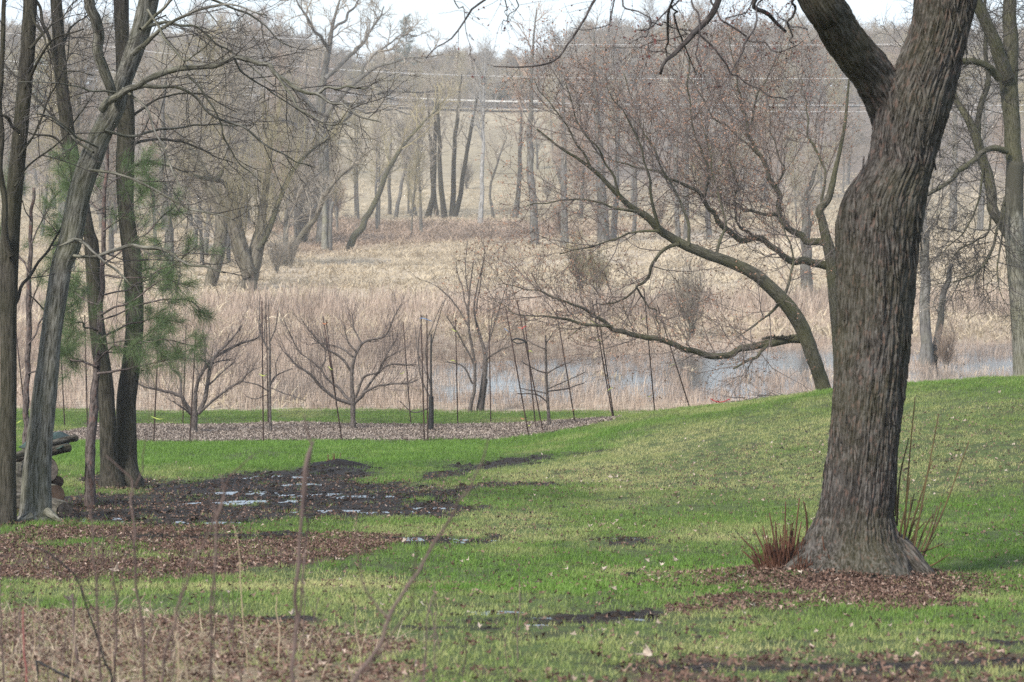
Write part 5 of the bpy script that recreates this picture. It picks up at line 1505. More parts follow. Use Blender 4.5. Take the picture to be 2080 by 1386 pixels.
MT = [
    ('dark slanting trunk at the left of the middle clump, bent at its foot', [(868, 443, 15), (874, 425, 12), (880, 395, 11), (884, 330, 9), (884, 250, 8), (890, 180, 4)], 'dark'),
    ('second dark trunk of the middle clump, close behind the bent one', [(888, 441, 10), (882, 400, 9), (877, 330, 8), (872, 250, 6), (868, 180, 3)], 'dark'),
    ('straight trunk of the middle clump, right of the bent one', [(903, 444, 13), (898, 400, 11), (894, 330, 9), (891, 250, 7), (888, 170, 3)], 'dark'),
    ('darkest upright trunk of the middle clump', [(919, 441, 14), (920, 400, 11), (922, 320, 9), (926, 260, 8), (932, 210, 6), (938, 150, 3)], 'dark'),
    ('trunk leaning right out of the middle clump beside the darkest one', [(924, 441, 12), (934, 400, 10), (946, 320, 8), (956, 260, 7), (966, 210, 5), (978, 150, 2)], 'dark'),
    ('pale whitish tree standing alone right of the middle clump', [(975, 458, 12), (978, 400, 9), (980, 330, 8), (982, 250, 6), (984, 170, 4), (985, 110, 2)], 'birch'),
    ('short slim dark trunk right of the pale tree', [(1002, 444, 7), (998, 420, 6), (995, 390, 5), (1010, 330, 4), (1030, 280, 2)], 'wood'),
    ('trunk leaning right at the left of the open field', [(804, 441, 9), (812, 395, 7), (822, 350, 6), (832, 310, 5), (845, 240, 2)], 'wood'),
    ('upright slim trunk at the left of the open field', [(792, 436, 8), (791, 390, 7), (792, 330, 6), (794, 250, 3)], 'wood'),
    ('thin trunk crossing the leaning one at the left of the open field', [(846, 442, 7), (836, 400, 6), (826, 360, 5), (818, 310, 3), (806, 240, 2)], 'wood'),
    ('very thin trunk left of the middle clump', [(834, 441, 6), (842, 390, 5), (850, 340, 4), (860, 280, 2)], 'wood'),
    ('slim dark trunk standing before the brown sedge', [(766, 472, 6), (765, 420, 5), (764, 350, 4), (766, 270, 2)], 'wood'),
    ('trunk standing left of the field, right of the pale snag', [(724, 437, 9), (724, 390, 8), (722, 330, 6), (722, 240, 3)], 'wood'),
    ('tall dark trunk with few side branches right of the open field', [(1087, 500, 19), (1084, 440, 16), (1080, 380, 15), (1076, 300, 13), (1078, 200, 9), (1082, 100, 5), (1090, 20, 2)], 'wood'),
    ('grey trunk behind the tall dark one', [(1046, 442, 14), (1052, 400, 10), (1056, 320, 8), (1058, 240, 5), (1060, 150, 2)], 'wood'),
    ('grey straight trunk left of the thick clump', [(1147, 502, 18), (1146, 430, 14), (1146, 350, 12), (1145, 250, 8), (1140, 120, 3)], 'wood'),
    ('thickest grey trunk behind the leaning tree', [(1226, 492, 27), (1224, 430, 22), (1220, 360, 19), (1216, 280, 15), (1210, 180, 9), (1205, 60, 3)], 'wood'),
    ('grey trunk touching the thickest one on its right', [(1245, 490, 14), (1250, 430, 13), (1252, 350, 11), (1256, 250, 8), (1262, 120, 3)], 'wood'),
    ('slim trunk between the thick clump and the twin trunks', [(1288, 480, 9), (1290, 400, 8), (1291, 320, 6), (1294, 200, 3)], 'wood'),
    ('left one of two straight trunks seen under the arching limb', [(1378, 490, 11), (1375, 420, 10), (1374, 340, 9), (1376, 240, 7), (1380, 100, 3)], 'wood'),
    ('right one of two straight trunks seen under the arching limb', [(1394, 490, 12), (1394, 420, 11), (1393, 340, 10), (1394, 240, 7), (1398, 80, 3)], 'wood'),
    ('single straight trunk right of the two under the arching limb', [(1441, 487, 12), (1438, 420, 10), (1436, 340, 9), (1436, 220, 6), (1440, 80, 3)], 'wood'),
    ('pale forked trunk seen between the limbs left of the maple', [(1640, 600, 26), (1638, 520, 22), (1637, 450, 19), (1635, 400, 13), (1652, 362, 9), (1668, 300, 4)], 'wood'),
    ('left trunk of the pair on the pond bank right of the maple', [(1880, 748, 32), (1880, 700, 24), (1878, 620, 22), (1877, 530, 19), (1880, 420, 13), (1890, 260, 5)], 'wood'),
    ('right leaning trunk of the pair on the pond bank, broken off at the top', [(1896, 742, 18), (1906, 690, 15), (1915, 630, 14), (1926, 560, 11), (1932, 540, 8)], 'wood'),
    ('old crooked mossy tree leaning right beside the pale snag', [(706, 510, 16), (718, 482, 15), (735, 462, 14), (750, 430, 12), (766, 400, 11), (782, 359, 10), (798, 328, 9), (816, 299, 7), (842, 268, 5), (880, 230, 3), (905, 200, 2)], 'moss'),
    ('dark tree arching right, rooted in the bramble right of the willow', [(572, 540, 22), (590, 515, 16), (612, 478, 14), (640, 440, 11), (662, 395, 8), (700, 350, 5), (760, 300, 2)], 'willow'),
    ('big leaning dark trunk behind the pine tufts left of the willow', [(424, 586, 26), (440, 530, 28), (452, 470, 26), (440, 410, 26), (408, 350, 24), (380, 300, 20), (340, 240, 13), (280, 150, 5)], 'willow'),
    ('mossy trunk half hidden by the pine tufts', [(338, 598, 18), (345, 540, 16), (340, 450, 16), (332, 380, 14), (330, 280, 10), (336, 150, 4)], 'wood'),
    ('grey trunk far left between the front trees', [(122, 470, 16), (126, 400, 14), (124, 300, 12), (126, 150, 8), (130, 20, 3)], 'wood'),
    ('slim trunk behind the willow, left side', [(606, 455, 12), (612, 400, 11), (616, 330, 9), (620, 220, 5), (622, 100, 2)], 'wood'),
    ('slim trunk behind the willow, right side', [(637, 452, 12), (640, 400, 10), (638, 320, 8), (644, 200, 4), (650, 90, 2)], 'wood'),
    ('grey trunk at the left of the willow, deep in the wood', [(590, 448, 10), (586, 380, 9), (582, 280, 6), (580, 140, 2)], 'wood'),
    ('slender trunk far right behind the edge tree branches', [(1990, 470, 14), (1994, 400, 12), (1998, 300, 9), (2000, 160, 4)], 'wood'),
    ('thick dim trunk right of the maple, back of the marsh', [(1935, 470, 18), (1938, 380, 15), (1940, 280, 11), (1944, 140, 4)], 'wood'),
]
for k, (lb, pts, mt) in enumerate(MT):
    near = pts[0][1] > 520
    cmk = 'crown_grey' if mt in ('wood', 'dark', 'birch') else 'crown_olive'
    if mt == 'willow': cmk = 'crown_grey'
    kw = dict(k1=9, t0=.42, L1=3.2, k2=6, L2=1.6, k3=3, L3=.9, r1=.05, r2=.026, r3=.018)
    if near: kw = dict(k1=12, t0=.3, L1=2.0, k2=6, L2=1.0, k3=5, L3=.6, r1=.04, r2=.02, r3=.012)
    if 'broken off' in lb: kw = dict(k1=5, t0=.3, L1=1.0, k2=5, L2=.6, k3=3, L3=.4, r1=.02, r2=.014, r3=.01)
    if mt == 'birch': kw.update(ang=35, up=.2, k1=14, r1=.04, r2=.03); cmk = 'birch'
    if k in (13, 14): cmk = 'crown_brown'
    mid_tree(lb, pts, mt, cmk, k, dd=(1.5 if k % 2 else -1.5), **kw)

# pollard willow with broken stems
x0, y0 = pix_xy(505, 592)
DW = y0 * CP - (gz(x0, y0) - H) * SP
tw = Tree('willow_tree', 'old pollard willow with a split torn trunk and upright straw coloured shoots', 'tree', (x0, y0, gz(x0, y0)))
rng = np.random.default_rng(77)
S1 = limb([(506, 596, 40), (508, 570, 32), (512, 550, 32), (519, 520, 30), (525, 490, 28), (532, 455, 22), (533, 430, 17), (540, 380, 14), (548, 320, 9), (552, 260, 5)], DW, 0, .6, 50)
S1[0][0, 2] -= .2
S2 = limb([(508, 560, 34), (500, 540, 32), (490, 510, 32), (482, 480, 32), (478, 458, 30), (480, 440, 22), (478, 425, 14), (474, 405, 6)], DW, -.1, -.5, 40)
S3 = limb([(522, 510, 16), (545, 470, 12), (570, 400, 10), (600, 340, 9), (640, 300, 5), (680, 275, 3)], DW, 0, 1.5, 30)
S4 = limb([(478, 410, 10), (455, 372, 9), (430, 365, 10), (412, 362, 8), (395, 355, 4)], DW, -.4, -1.2, 20)
S5 = limb([(440, 366, 9), (450, 352, 8), (452, 345, 5)], DW, -.9, -1.0, 8)
for q in (S1, S2): tw.part('trunk', [q], M['willow'], 14, bump=.5)
for q in (S3, S4, S5): tw.part('limb', [q], M['moss'], 10, bump=.3)
sh = [grow(resample(*q, 14)[0], resample(*q, 14)[1], k, a, 1, 2.6, 30, 6, .06, .22, .02, .35, rng, .2, rmin=.012) for q, k, a in ((S1, 60, .2), (S2, 46, .3), (S3, 34, .2), (S4, 14, .2))]
Q = np.concatenate([a for a, b in sh]); RQ = np.concatenate([b for a, b in sh])
Q2, R2 = grow(Q, RQ, 7, .2, 1, 1.0, 26, 4, .08, .15, .010, .5, rng, .4, rmin=.008)
tw.part('shoots', [(Q, RQ), (Q2, R2)], M['wtwig'], 3, 'stuff')

# broad oak with heavy crooked limbs
x0, y0 = pix_xy(655, 500)
DK = y0 * CP - (gz(x0, y0) - H) * SP
ok = Tree('oak_tree', 'broad bare oak with heavy crooked limbs against the sky, upper left of centre', 'tree', (x0, y0, gz(x0, y0)))
rng = np.random.default_rng(78)
tr = limb([(655, 505, 30), (656, 440, 24), (658, 360, 22), (656, 290, 22), (652, 230, 19), (656, 170, 15), (668, 100, 11), (676, 50, 7), (690, 0, 4), (700, -40, 2)], DK, 0, .5, 60)
tr[0][0, 2] -= .2
ls = [tr]
for k, a in enumerate(([(655, 250, 14), (690, 200, 11), (730, 165, 9), (780, 130, 6), (840, 118, 4), (900, 110, 2)], [(655, 270, 12), (700, 240, 10), (740, 200, 8), (800, 185, 5), (860, 190, 3), (910, 180, 2)],
                       [(660, 160, 10), (710, 120, 8), (740, 80, 6), (770, 40, 4), (780, 10, 2)], [(652, 240, 12), (610, 190, 10), (560, 150, 7), (520, 90, 4), (500, 40, 2)],
                       [(668, 100, 8), (640, 60, 6), (610, 20, 4), (590, -30, 2)], [(656, 290, 11), (610, 260, 9), (560, 240, 6), (500, 230, 3)], [(690, 200, 8), (740, 230, 6), (790, 220, 4), (840, 235, 2)],
                       [(676, 60, 6), (710, 30, 5), (740, -10, 3), (760, -50, 2)], [(720, 170, 7), (760, 110, 5), (800, 80, 3), (850, 70, 2)])):
    ls.append(limb(a, DK, 0, (-4, 4, 3, -3, -4, 3, -2, 4, 1.5)[k], 26, .3, k))
ok.part('trunk', [tr], M['wood'], 12, bump=.2)
for q in ls[1:]: ok.part('limb', [q], M['wood'], 8, bump=.15)
cr = []
for q in ls:
    P, R = resample(*q, 12)
    cr.append(grow(P, R, 8 if q is not tr else 10, .3 if q is not tr else .5, 1, 2.4, 50, 6, .2, .06, .05, .35, rng, .5, rmin=.025))
Q = np.concatenate([a for a, b in cr]); RQ = np.concatenate([b for a, b in cr])
Q2, R2 = grow(Q, RQ, 7, .2, 1, 1.2, 48, 5, .22, .04, .028, .5, rng, .5, rmin=.018)
Q3, R3 = grow(Q2, R2, 5, .2, 1, .6, 45, 4, .22, .02, .018, .6, rng, .5, rmin=.013)
ok.part('crown', [(Q, RQ), (Q2, R2), (Q3, R3)], M['crown_grey'], None)

# pale snag beside the crooked tree
x0, y0 = pix_xy(662, 512); Ds = y0 * CP - (gz(x0, y0) - H) * SP
sn = Tree('snag', 'pale broken snag standing beside the crooked mossy tree', 'dead tree', (x0, y0, gz(x0, y0)))
a = limb([(660, 514, 16), (659, 480, 12), (660, 440, 11), (656, 400, 8), (652, 380, 3)], Ds, 0, .3, 20); b = limb([(669, 512, 13), (670, 470, 10), (672, 430, 9), (676, 410, 4)], Ds, .2, .4, 16)
sn.part('trunk', [a], M['pale'], 10, bump=.3); sn.part('trunk', [b], M['wood'], 10, bump=.3)

# ------------------------------------------------------------------ kinds of far tree, then copies
def far_kind(kind, seed):
    rng = np.random.default_rng(seed)
    z = np.linspace(0, 1, 14)
    if kind == 'slim':
        Hh, r0 = 15.0, .17
        P = np.stack([.5 * np.sin(z * 2 + seed) * z, .5 * np.cos(z * 1.7 + seed) * z, z * Hh - .2], 1)
        R = r0 * (1 - z) ** .8 + .025
        Q1, A1 = grow(P, R, 26, .28, 1, 3.4, 38, 6, .1, .12, .06, .35, rng, .5, rmin=.03)
        Q2, A2 = grow(Q1, A1, 7, .15, 1, 1.7, 40, 4, .14, .06, .032, .5, rng, .4, rmin=.022)
        Q3, A3 = grow(Q2, A2, 5, .15, 1, .9, 38, 3, .15, .03, .022, .6, rng, .3, rmin=.017)
    elif kind == 'spread':
        Hh, r0 = 12.0, .26
        P = np.stack([.6 * np.sin(z * 2 + seed) * z, .6 * np.cos(z * 1.7 + seed) * z, z * Hh * .8 - .2], 1)
        R = r0 * (1 - z) ** .7 + .04
        Q1, A1 = grow(P, R, 16, .22, 1, 6.0, 52, 7, .14, .10, .13, .3, rng, .45, rmin=.04)
        Q2, A2 = grow(Q1, A1, 9, .15, 1, 2.4, 45, 5, .16, .07, .05, .5, rng, .5, rmin=.026)
        Q3, A3 = grow(Q2, A2, 7, .15, 1, 1.1, 40, 3, .16, .03, .026, .6, rng, .4, rmin=.019)
    else:
        k = 16
        az = rng.random(k) * 6.28; ln = rng.uniform(.1, .5, k)
        t = np.linspace(0, 1, 8)
        P = np.stack([np.stack([ln[i] * math.cos(az[i]) * t * 2.2, ln[i] * math.sin(az[i]) * t * 2.2, t * rng.uniform(2.2, 3.6) - .1], 1) for i in range(k)])
        P[:, 1:] += rng.normal(0, .05, P[:, 1:].shape)
        R = np.repeat(np.linspace(.03, .012, 8)[None], k, 0)
        Q1, A1 = grow(P, R, 9, .2, 1, 1.1, 32, 5, .1, .15, .018, .5, rng, .5, rmin=.012)
        Q2, A2 = grow(Q1, A1, 6, .2, 1, .6, 30, 3, .12, .1, .012, .6, rng, .4, rmin=.009)
        Q3, A3 = Q2[:1], A2[:1]
    V, Fq, bc = tubes([(P, R)], 8 if kind != 'shrub' else 4)
    tm = mesh_np('trunk', V, Fq, M['wood'], dict(bc=bc))
    V, Fq, bc = tubes([(Q1, A1), (Q2, A2), (Q3, A3)], 3)
    cms = {}
    for c in ('crown_grey', 'crown_brown', 'crown_olive'):
        cms[c] = None
    cm = mesh_np('crown', V, Fq, None, None)
    cm.materials.append(M['crown_grey'])
    return tm, cm


KIN = {k: [far_kind(k, 300 + 10 * j + i) for i in range(n)] for j, (k, n) in enumerate((('slim', 5), ('spread', 4), ('shrub', 3)))}


def far_tree(kind, x, y, hscale, cmat, label, group, name, rng, sx=None):
    tm, cm = KIN[kind][rng.integers(len(KIN[kind]))]
    z = gz(x, y)
    r = thing(name, label, 'tree' if kind != 'shrub' else 'shrub', (x, y, z), group)
    r.rotation_euler = (rng.normal(0, .04), rng.normal(0, .04), rng.random() * 6.28)
    s_ = sx or hscale
    r.scale = (s_, s_, hscale)
    link('trunk', tm, r)
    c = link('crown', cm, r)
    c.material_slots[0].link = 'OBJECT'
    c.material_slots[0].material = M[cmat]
    return r


rng = np.random.default_rng(123)
LB_M = {'crown_grey': 'bare grey twigged tree of the wood lining the back of the marsh', 'crown_brown': 'bare brown twigged tree of the wood lining the back of the marsh', 'crown_olive': 'bare tree with an olive haze of buds lining the back of the marsh'}
LB_H = {'crown_grey': 'bare grey tree of the wood on the far hillside', 'crown_brown': 'bare brown tree of the wood on the far hillside', 'crown_olive': 'tree with an olive haze of buds in the far hillside wood'}
LB_S = {'crown_grey': 'low grey leafless shrub in the marsh', 'crown_brown': 'low brown leafless shrub in the marsh', 'crown_olive': 'low olive leafless shrub in the marsh'}
ZONES = ((230, 'behind the front left trunks'), (480, 'behind the pine tufts'), (740, 'behind the willow and oak'), (1080, 'round the open field'), (1390, 'behind the arching limb'), (1720, 'left of the maple'), (9999, 'right of the maple'))


def zone(px):
    return [t for a, t in ZONES if px < a][0]


SHAPE = {'slim': 'slim', 'spread': 'broad'}
TINT = {'crown_grey': 'grey', 'crown_brown': 'brown', 'crown_olive': 'olive'}
place = []
# marsh edge, left and right of the open field
for k in range(44):
    px = rng.uniform(-80, 640); D = rng.uniform(135, 300)
    place.append(('slim' if rng.random() < .6 else 'spread', px, D, rng.uniform(.55, .95), rng.choice(['crown_grey', 'crown_grey', 'crown_olive', 'crown_brown'])))
for k in range(12):
    px = rng.uniform(560, 860); D = rng.uniform(165, 240)
    place.append(('slim', px, D, rng.uniform(.4, .7), rng.choice(['crown_olive', 'crown_grey'])))
for k in range(26):
    px = rng.uniform(1090, 2160); D = rng.uniform(220, 330)
    place.append(('slim' if rng.random() < .6 else 'spread', px, D, rng.uniform(.45, .7), rng.choice(['crown_brown', 'crown_brown', 'crown_grey', 'crown_olive'])))
for kind, px, D, h, c in place:
    x = (px - 1040) / F * D
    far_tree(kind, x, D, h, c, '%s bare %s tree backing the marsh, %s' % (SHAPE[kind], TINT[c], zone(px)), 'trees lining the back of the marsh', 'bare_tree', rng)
# the slopes either side of the open field
for k in range(60):
    px = rng.choice([rng.uniform(-90, 700), rng.uniform(1120, 2170)]); D = rng.uniform(310, 400)
    c = rng.choice(['crown_grey', 'crown_grey', 'crown_brown', 'crown_olive']); kd = rng.choice(['slim', 'spread'])
    far_tree(kd, (px - 1040) / F * D, D, rng.uniform(.6, .95), c, '%s %s tree on the slope below the far road, %s' % (SHAPE[kd], TINT[c], zone(px)), 'trees of the far hillside wood', 'bare_tree', rng)
# wood beyond the road
for k in range(170):
    px = rng.uniform(-100, 2180); D = 418 + 70 * rng.random() ** 1.2
    c = rng.choice(['crown_grey', 'crown_grey', 'crown_brown', 'crown_olive']); kd = rng.choice(['slim', 'spread', 'spread'])
    if 820 < px < 1010 and D < 450: c = 'crown_olive'
    h = rng.uniform(.62, .92) * (1.12 if px > 1150 else .6 if px > 640 else 1)
    far_tree(kd, (px - 1040) / F * D, D, h, c, '%s %s tree in the wood above the far road, %s' % (SHAPE[kd], TINT[c], zone(px)), 'trees of the far hillside wood', 'bare_tree', rng, h * 1.15)
for k in range(26):
    px = rng.uniform(700, 1130); D = rng.uniform(416, 440)
    c = rng.choice(['crown_grey', 'crown_olive'])
    far_tree('spread', (px - 1040) / F * D, D, rng.uniform(.4, .55), c, 'low %s tree at the edge of the far road' % TINT[c], 'trees of the far hillside wood', 'bare_tree', rng, .6)
# the mass of the wood behind them, up to the skyline
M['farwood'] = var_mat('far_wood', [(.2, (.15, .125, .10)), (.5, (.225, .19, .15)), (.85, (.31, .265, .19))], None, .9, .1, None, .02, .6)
fk = []
for k in range(4):
    tm, cm_ = KIN['spread'][k] if k < 4 else KIN['slim'][0]
    r2_ = np.random.default_rng(800 + k)
    z_ = np.linspace(0, 1, 10)
    P = np.stack([.5 * np.sin(z_ * 2 + k) * z_, .5 * np.cos(z_ * 2 + k) * z_, z_ * 8.5 - .2], 1); R = .22 * (1 - z_) ** .7 + .05
    Q1, A1 = grow(P, R, 16, .12, 1, 4.6, 52, 6, .14, .12, .12, .35, r2_, .45, rmin=.05)
    Q2, A2 = grow(Q1, A1, 9, .1, 1, 2.2, 45, 4, .16, .08, .06, .6, r2_, .5, rmin=.045)
    Q3, A3 = grow(Q2, A2, 5, .1, 1, 1.2, 40, 3, .16, .04, .04, .7, r2_, .4, rmin=.034)
    V, Fq, bc = tubes([(P, R), (Q1, A1), (Q2, A2), (Q3, A3)], 3)
    fk.append(proto('f', V, Fq, M['farwood'], True))
n = 900
y = 424 + 200 * rng.random(n) ** .8
px = rng.uniform(-140, 2220, n); x = (px - 1040) / F * y
z = ground(x, y)
s_ = rng.uniform(.75, 1.1, n) * np.where(px < 640, 1.0, np.where(px > 1150, 1.08, .66))
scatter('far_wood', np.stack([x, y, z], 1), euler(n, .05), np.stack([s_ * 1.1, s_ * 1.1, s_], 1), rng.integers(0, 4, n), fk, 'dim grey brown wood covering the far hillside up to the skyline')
# shrubs
for px, py, c, h in ((1180, 592, 'crown_olive', .7), (1215, 600, 'crown_olive', .55), (1405, 690, 'crown_grey', .7), (562, 556, 'crown_grey', .55), (590, 545, 'crown_grey', .5), (1920, 755, 'crown_brown', .35), (620, 500, 'crown_grey', .9)):
    x, y = pix_xy(px, py)
    far_tree('shrub', x, y, h, c, LB_S[c], 'shrubs dotted over the marsh', 'bare_shrub', rng)
for k in range(60):
    px = rng.choice([rng.uniform(-80, 720), rng.uniform(1060, 2150), rng.uniform(-80, 2150)]); D = rng.uniform(190, 400)
    c = rng.choice(['crown_grey', 'crown_brown', 'crown_grey'])
    far_tree('shrub', (px - 1040) / F * D, D, rng.uniform(.5, 1.1), c, 'leafless thicket shrub among the far trees', 'shrubs under the far trees', 'bare_shrub', rng)

# evergreens far off
def evergreen(label, px, D, top, wd, seed):
    rng = np.random.default_rng(seed)
    x = (px - 1040) / F * D; z0 = gz(x, D)
    Hh = W(px, top, D)[2] - z0
    t = Tree('pine_tree', label, 'tree', (x, D, z0), None)
    P = np.stack([np.full(10, x), np.full(10, D), z0 + np.linspace(-.2, Hh, 10)], 1)
    t.part('trunk', [(P, np.linspace(.22, .03, 10))], M['wood'], 8)
    Q, R = grow(P, np.linspace(.22, .03, 10), 46, .35, .99, wd, 72, 5, .08, .10, .05, .4, rng, .72)
    b = []
    n = 70
    c = np.repeat(Q[:, 1:], 1, 1)
    B = len(Q)
    ii = rng.integers(0, B, B * n); u = rng.uniform(.25, 1, B * n) * 4
    i0 = np.clip(u.astype(int), 0, 3); uu = (u - i0)[:, None]
    c = Q[ii, i0] * (1 - uu) + Q[ii, i0 + 1] * uu + rng.normal(0, .16, (B * n, 3)) * np.array([1, 1, .6])
    d = norm(rng.normal(0, 1, (B * n, 3)) + np.array([0, 0, .6])) * rng.uniform(.15, .38, (B * n, 1))
    s_ = norm(np.cross(d, rng.normal(0, 1, d.shape))) * .05
    V = np.stack([c - s_, c + s_, c + d], 1).reshape(-1, 3)
    t.part('branches', [(Q, R)], M['wood'], 3)
    t.raw('needles', V, [np.arange(B * n * 3).reshape(-1, 3)], M['fir'], 'stuff')


evergreen('dark green pine poking above the skyline left of centre', 826, 452, 36, 3.4, 5)
evergreen('dim green pine deep in the wood at the far left', 95, 330, 120, 4.0, 6)
evergreen('dark pine among the trees of the hillside, right of the pale tree', 1010, 424, 180, 2.6, 8)

# guardrail along the road
gr = thing('guardrail', 'pale guardrail beside the road on the far hillside', 'guardrail', (-6, 403.5, gz(-6, 403.5)))
gl = np.array(gr.location)
xs = np.linspace(-14, 4, 40)
P = np.stack([xs, np.full(40, 403.6), [max(gz(x, 402), gz(x, 414)) + 1.0 for x in xs]], 1)
V = np.concatenate([P + np.array([0, 0, .13]), P - np.array([0, 0, .13]), P + np.array([0, .12, .13]), P + np.array([0, .12, -.13])]) - gl
i = np.arange(39)
link('rail', mesh_np('rail', V, [np.concatenate([np.stack([i, i + 1, i + 41, i + 40], -1), np.stack([i + 80, i + 120, i + 121, i + 81], -1), np.stack([i, i + 80, i + 81, i + 1], -1), np.stack([i + 40, i + 41, i + 121, i + 120], -1)])], M['guard']), gr)
for k in range(0, 40, 2):
    V, Fq, bc = tubes([(np.stack([P[k] + np.array([0, .2, .2]), P[k] + np.array([0, .2, -1.6])]) - gl, np.array([.08, .08]))], 6)
    link('post', mesh_np('post', V, Fq, M['wood']), gr)

# power lines across the valley
for lb, pts in (('highest power line crossing the valley just under the skyline', [(-300, 10), (0, 46), (330, 66), (600, 79), (850, 88), (1200, 91), (1600, 92), (2100, 86), (2500, 74)]),
                ('second power line down, crossing the valley', [(-300, 20), (0, 66), (330, 108), (600, 135), (850, 150), (1100, 157), (1400, 160), (2100, 158), (2500, 150)]),
                ('third power line down, crossing the valley', [(-300, 80), (0, 122), (330, 157), (600, 185), (850, 200), (1060, 208), (1400, 213), (2100, 214), (2500, 208)]),
                ('lowest power line, passing over the wood at the left', [(-300, 95), (0, 140), (330, 176), (600, 200), (850, 214), (1060, 222), (1400, 226), (2100, 227), (2500, 221)])):
    P, R = limb([(a, b, 1.1) for a, b in pts], 235, -10, 10, 60)
    R = R * (.5 if 'lowest' in lb else .6)
    V, Fq, bc = tubes([(P, R)], 4)
    tag(link('power_line', mesh_np('power_line', V, Fq, M['wire'])), lb, 'power line', 'power lines across the valley')

# ------------------------------------------------------------------ near stems out of focus in front
def stem(label, lines, D, mat='stem', wob=.02, tw=0, seed=0, name='dry_stem', group='dry stems in front of the camera'):
    rng = np.random.default_rng(seed + 500)
    ls = []
    for k, pts in enumerate(lines):
        pts = [(a, b, c * .8) for a, b, c in pts]
        ls.append(limb(pts, D, 0 if k == 0 else .02 * k, .12 * math.sin(seed + k), None, wob, seed + k))
    p = ls[0][0][0]
    g = gz(p[0], p[1]); 
    if p[2] > g - .02:
        ls[0] = (np.concatenate([[[p[0] + rng.normal(0, .01), p[1], g - .03]], ls[0][0]]), np.concatenate([[ls[0][1][0] * 1.05], ls[0][1]]))
    t = Tree(name, label, 'stem', tuple(ls[0][0][0]), group)
    t.root['category'] = 'stem'
    t.part('stalk', [ls[0]], M[mat], 7, bump=.2)
    for q in ls[1:]: t.part('side_shoot', [q], M[mat], 6)
    if tw:
        Q, R = grow(*resample(*ls[0], 12), tw, .3, 1, .22, 40, 5, .14, .08, .0016, .5, rng, .4, rmin=.0011)
        t.part('twiglets', [(Q, R)], M[mat], 4)
    return t


stem('tall dark paired stem standing left of centre in the near foreground', [[(590, 1500, 12), (594, 1386, 11), (600, 1250, 10), (610, 1075, 9), (617, 988, 9), (626, 930, 12), (640, 892, 3)],
     [(603, 1280, 7), (618, 1180, 5), (624, 1080, 5), (622, 1000, 5), (634, 905, 4)], [(634, 905, 6), (622, 870, 5), (617, 840, 3)]], 7.0, 'stem', .01, 0, 1)
stem('thick slanting forked stem reaching up right of centre in the near foreground', [[(690, 1440, 15), (723, 1384, 12), (762, 1326, 11), (791, 1256, 10), (814, 1212, 9), (839, 1171, 9), (886, 1097, 8), (928, 1024, 6), (958, 985, 5), (986, 920, 4), (994, 880, 2)],
     [(791, 1258, 8), (760, 1222, 6), (739, 1190, 5), (723, 1101, 4), (722, 1040, 2)], [(839, 1171, 5), (846, 1120, 3), (858, 1040, 2)], [(740, 1370, 6), (790, 1300, 6), (830, 1240, 4), (850, 1180, 2)], [(928, 1024, 4), (905, 985, 3), (880, 960, 2)]], 6.5, 'stem', .01, 0, 2)
stem('long straight stem rising to the twin trunk tree in the near foreground', [[(292, 1450, 8), (291, 1384, 8), (288, 1250, 7), (275, 1205, 7), (275, 1128, 6), (268, 1040, 6), (268, 998, 5), (258, 960, 4), (216, 925, 2)], [(275, 1128, 4), (262, 1080, 3), (240, 1040, 1.5)], [(268, 1010, 4), (290, 940, 3), (300, 860, 2), (315, 820, 1.5)]], 8.0, 'stem', .01, 0, 3)
stem('dark stem curving over to the left in the near foreground', [[(226, 1420, 6), (224, 1370, 6), (196, 1296, 6), (172, 1223, 5), (160, 1185, 5), (147, 1160, 5), (102, 1124, 4), (49, 1110, 3)]], 8.6, 'black', .01, 0, 4)
stem('grey stem slanting right with a forked top, left of the paired stem', [[(322, 1440, 9), (326, 1386, 8), (344, 1296, 7), (368, 1223, 6), (393, 1152, 5), (421, 1082, 5), (452, 1016, 6), (470, 970, 4), (519, 925, 2)], [(440, 1050, 4), (425, 1010, 3), (452, 990, 2)]], 7.5, 'stem', .01, 2, 5)
stem('pale grey twiggy stem in front of the mud', [[(420, 1500, 7), (438, 1080, 6), (446, 1045, 8), (458, 1005, 5), (450, 965, 3)], [(446, 1050, 3), (425, 1012, 2)]], 7.2, 'stem', .01, 2, 6)
stem('stubby brown stem standing in the near straw', [[(156, 1330, 8), (151, 1290, 7), (149, 1209, 6)]], 10.9, 'stem', .01, 0, 7)
stem('dark red stem standing in the near straw at the left', [[(54, 1392, 6), (50, 1310, 5), (46, 1233, 4)]], 10.0, 'stem_red', .01, 0, 8)
stem('dark stem at the very left edge of the near straw', [[(8, 1400, 5), (4, 1321, 5), (1, 1250, 4), (-1, 1150, 3)], [(4, 1321, 3), (20, 1210, 2)]], 9.8, 'stem', .01, 0, 9)
stem('thin grey branching sapling left of the long straight stem', [[(205, 1420, 6), (200, 1300, 6), (196, 1200, 5), (190, 1110, 5), (180, 1040, 3), (148, 980, 2)], [(196, 1190, 4), (210, 1120, 3), (206, 1060, 2)], [(198, 1250, 4), (172, 1200, 3), (160, 1140, 2)]], 8.4, 'stem', .01, 3, 10)
stem('forked grey twig stem right of the thin sapling', [[(232, 1400, 6), (236, 1240, 5), (228, 1160, 4), (236, 1040, 3), (240, 980, 2)], [(236, 1240, 4), (252, 1160, 3), (262, 1100, 2)]], 8.8, 'stem', .01, 3, 11)
stem('pale straw stalk standing between the grey stems', [[(502, 1340, 3), (490, 1180, 3), (484, 1100, 2.6), (476, 1070, 2)]], 10.6, 'stem_pale', .01, 0, 12)
stem('pale straw stalk left of the paired stem', [[(566, 1345, 3), (566, 1280, 3), (560, 1210, 2)]], 10.8, 'stem_pale', .01, 0, 13)
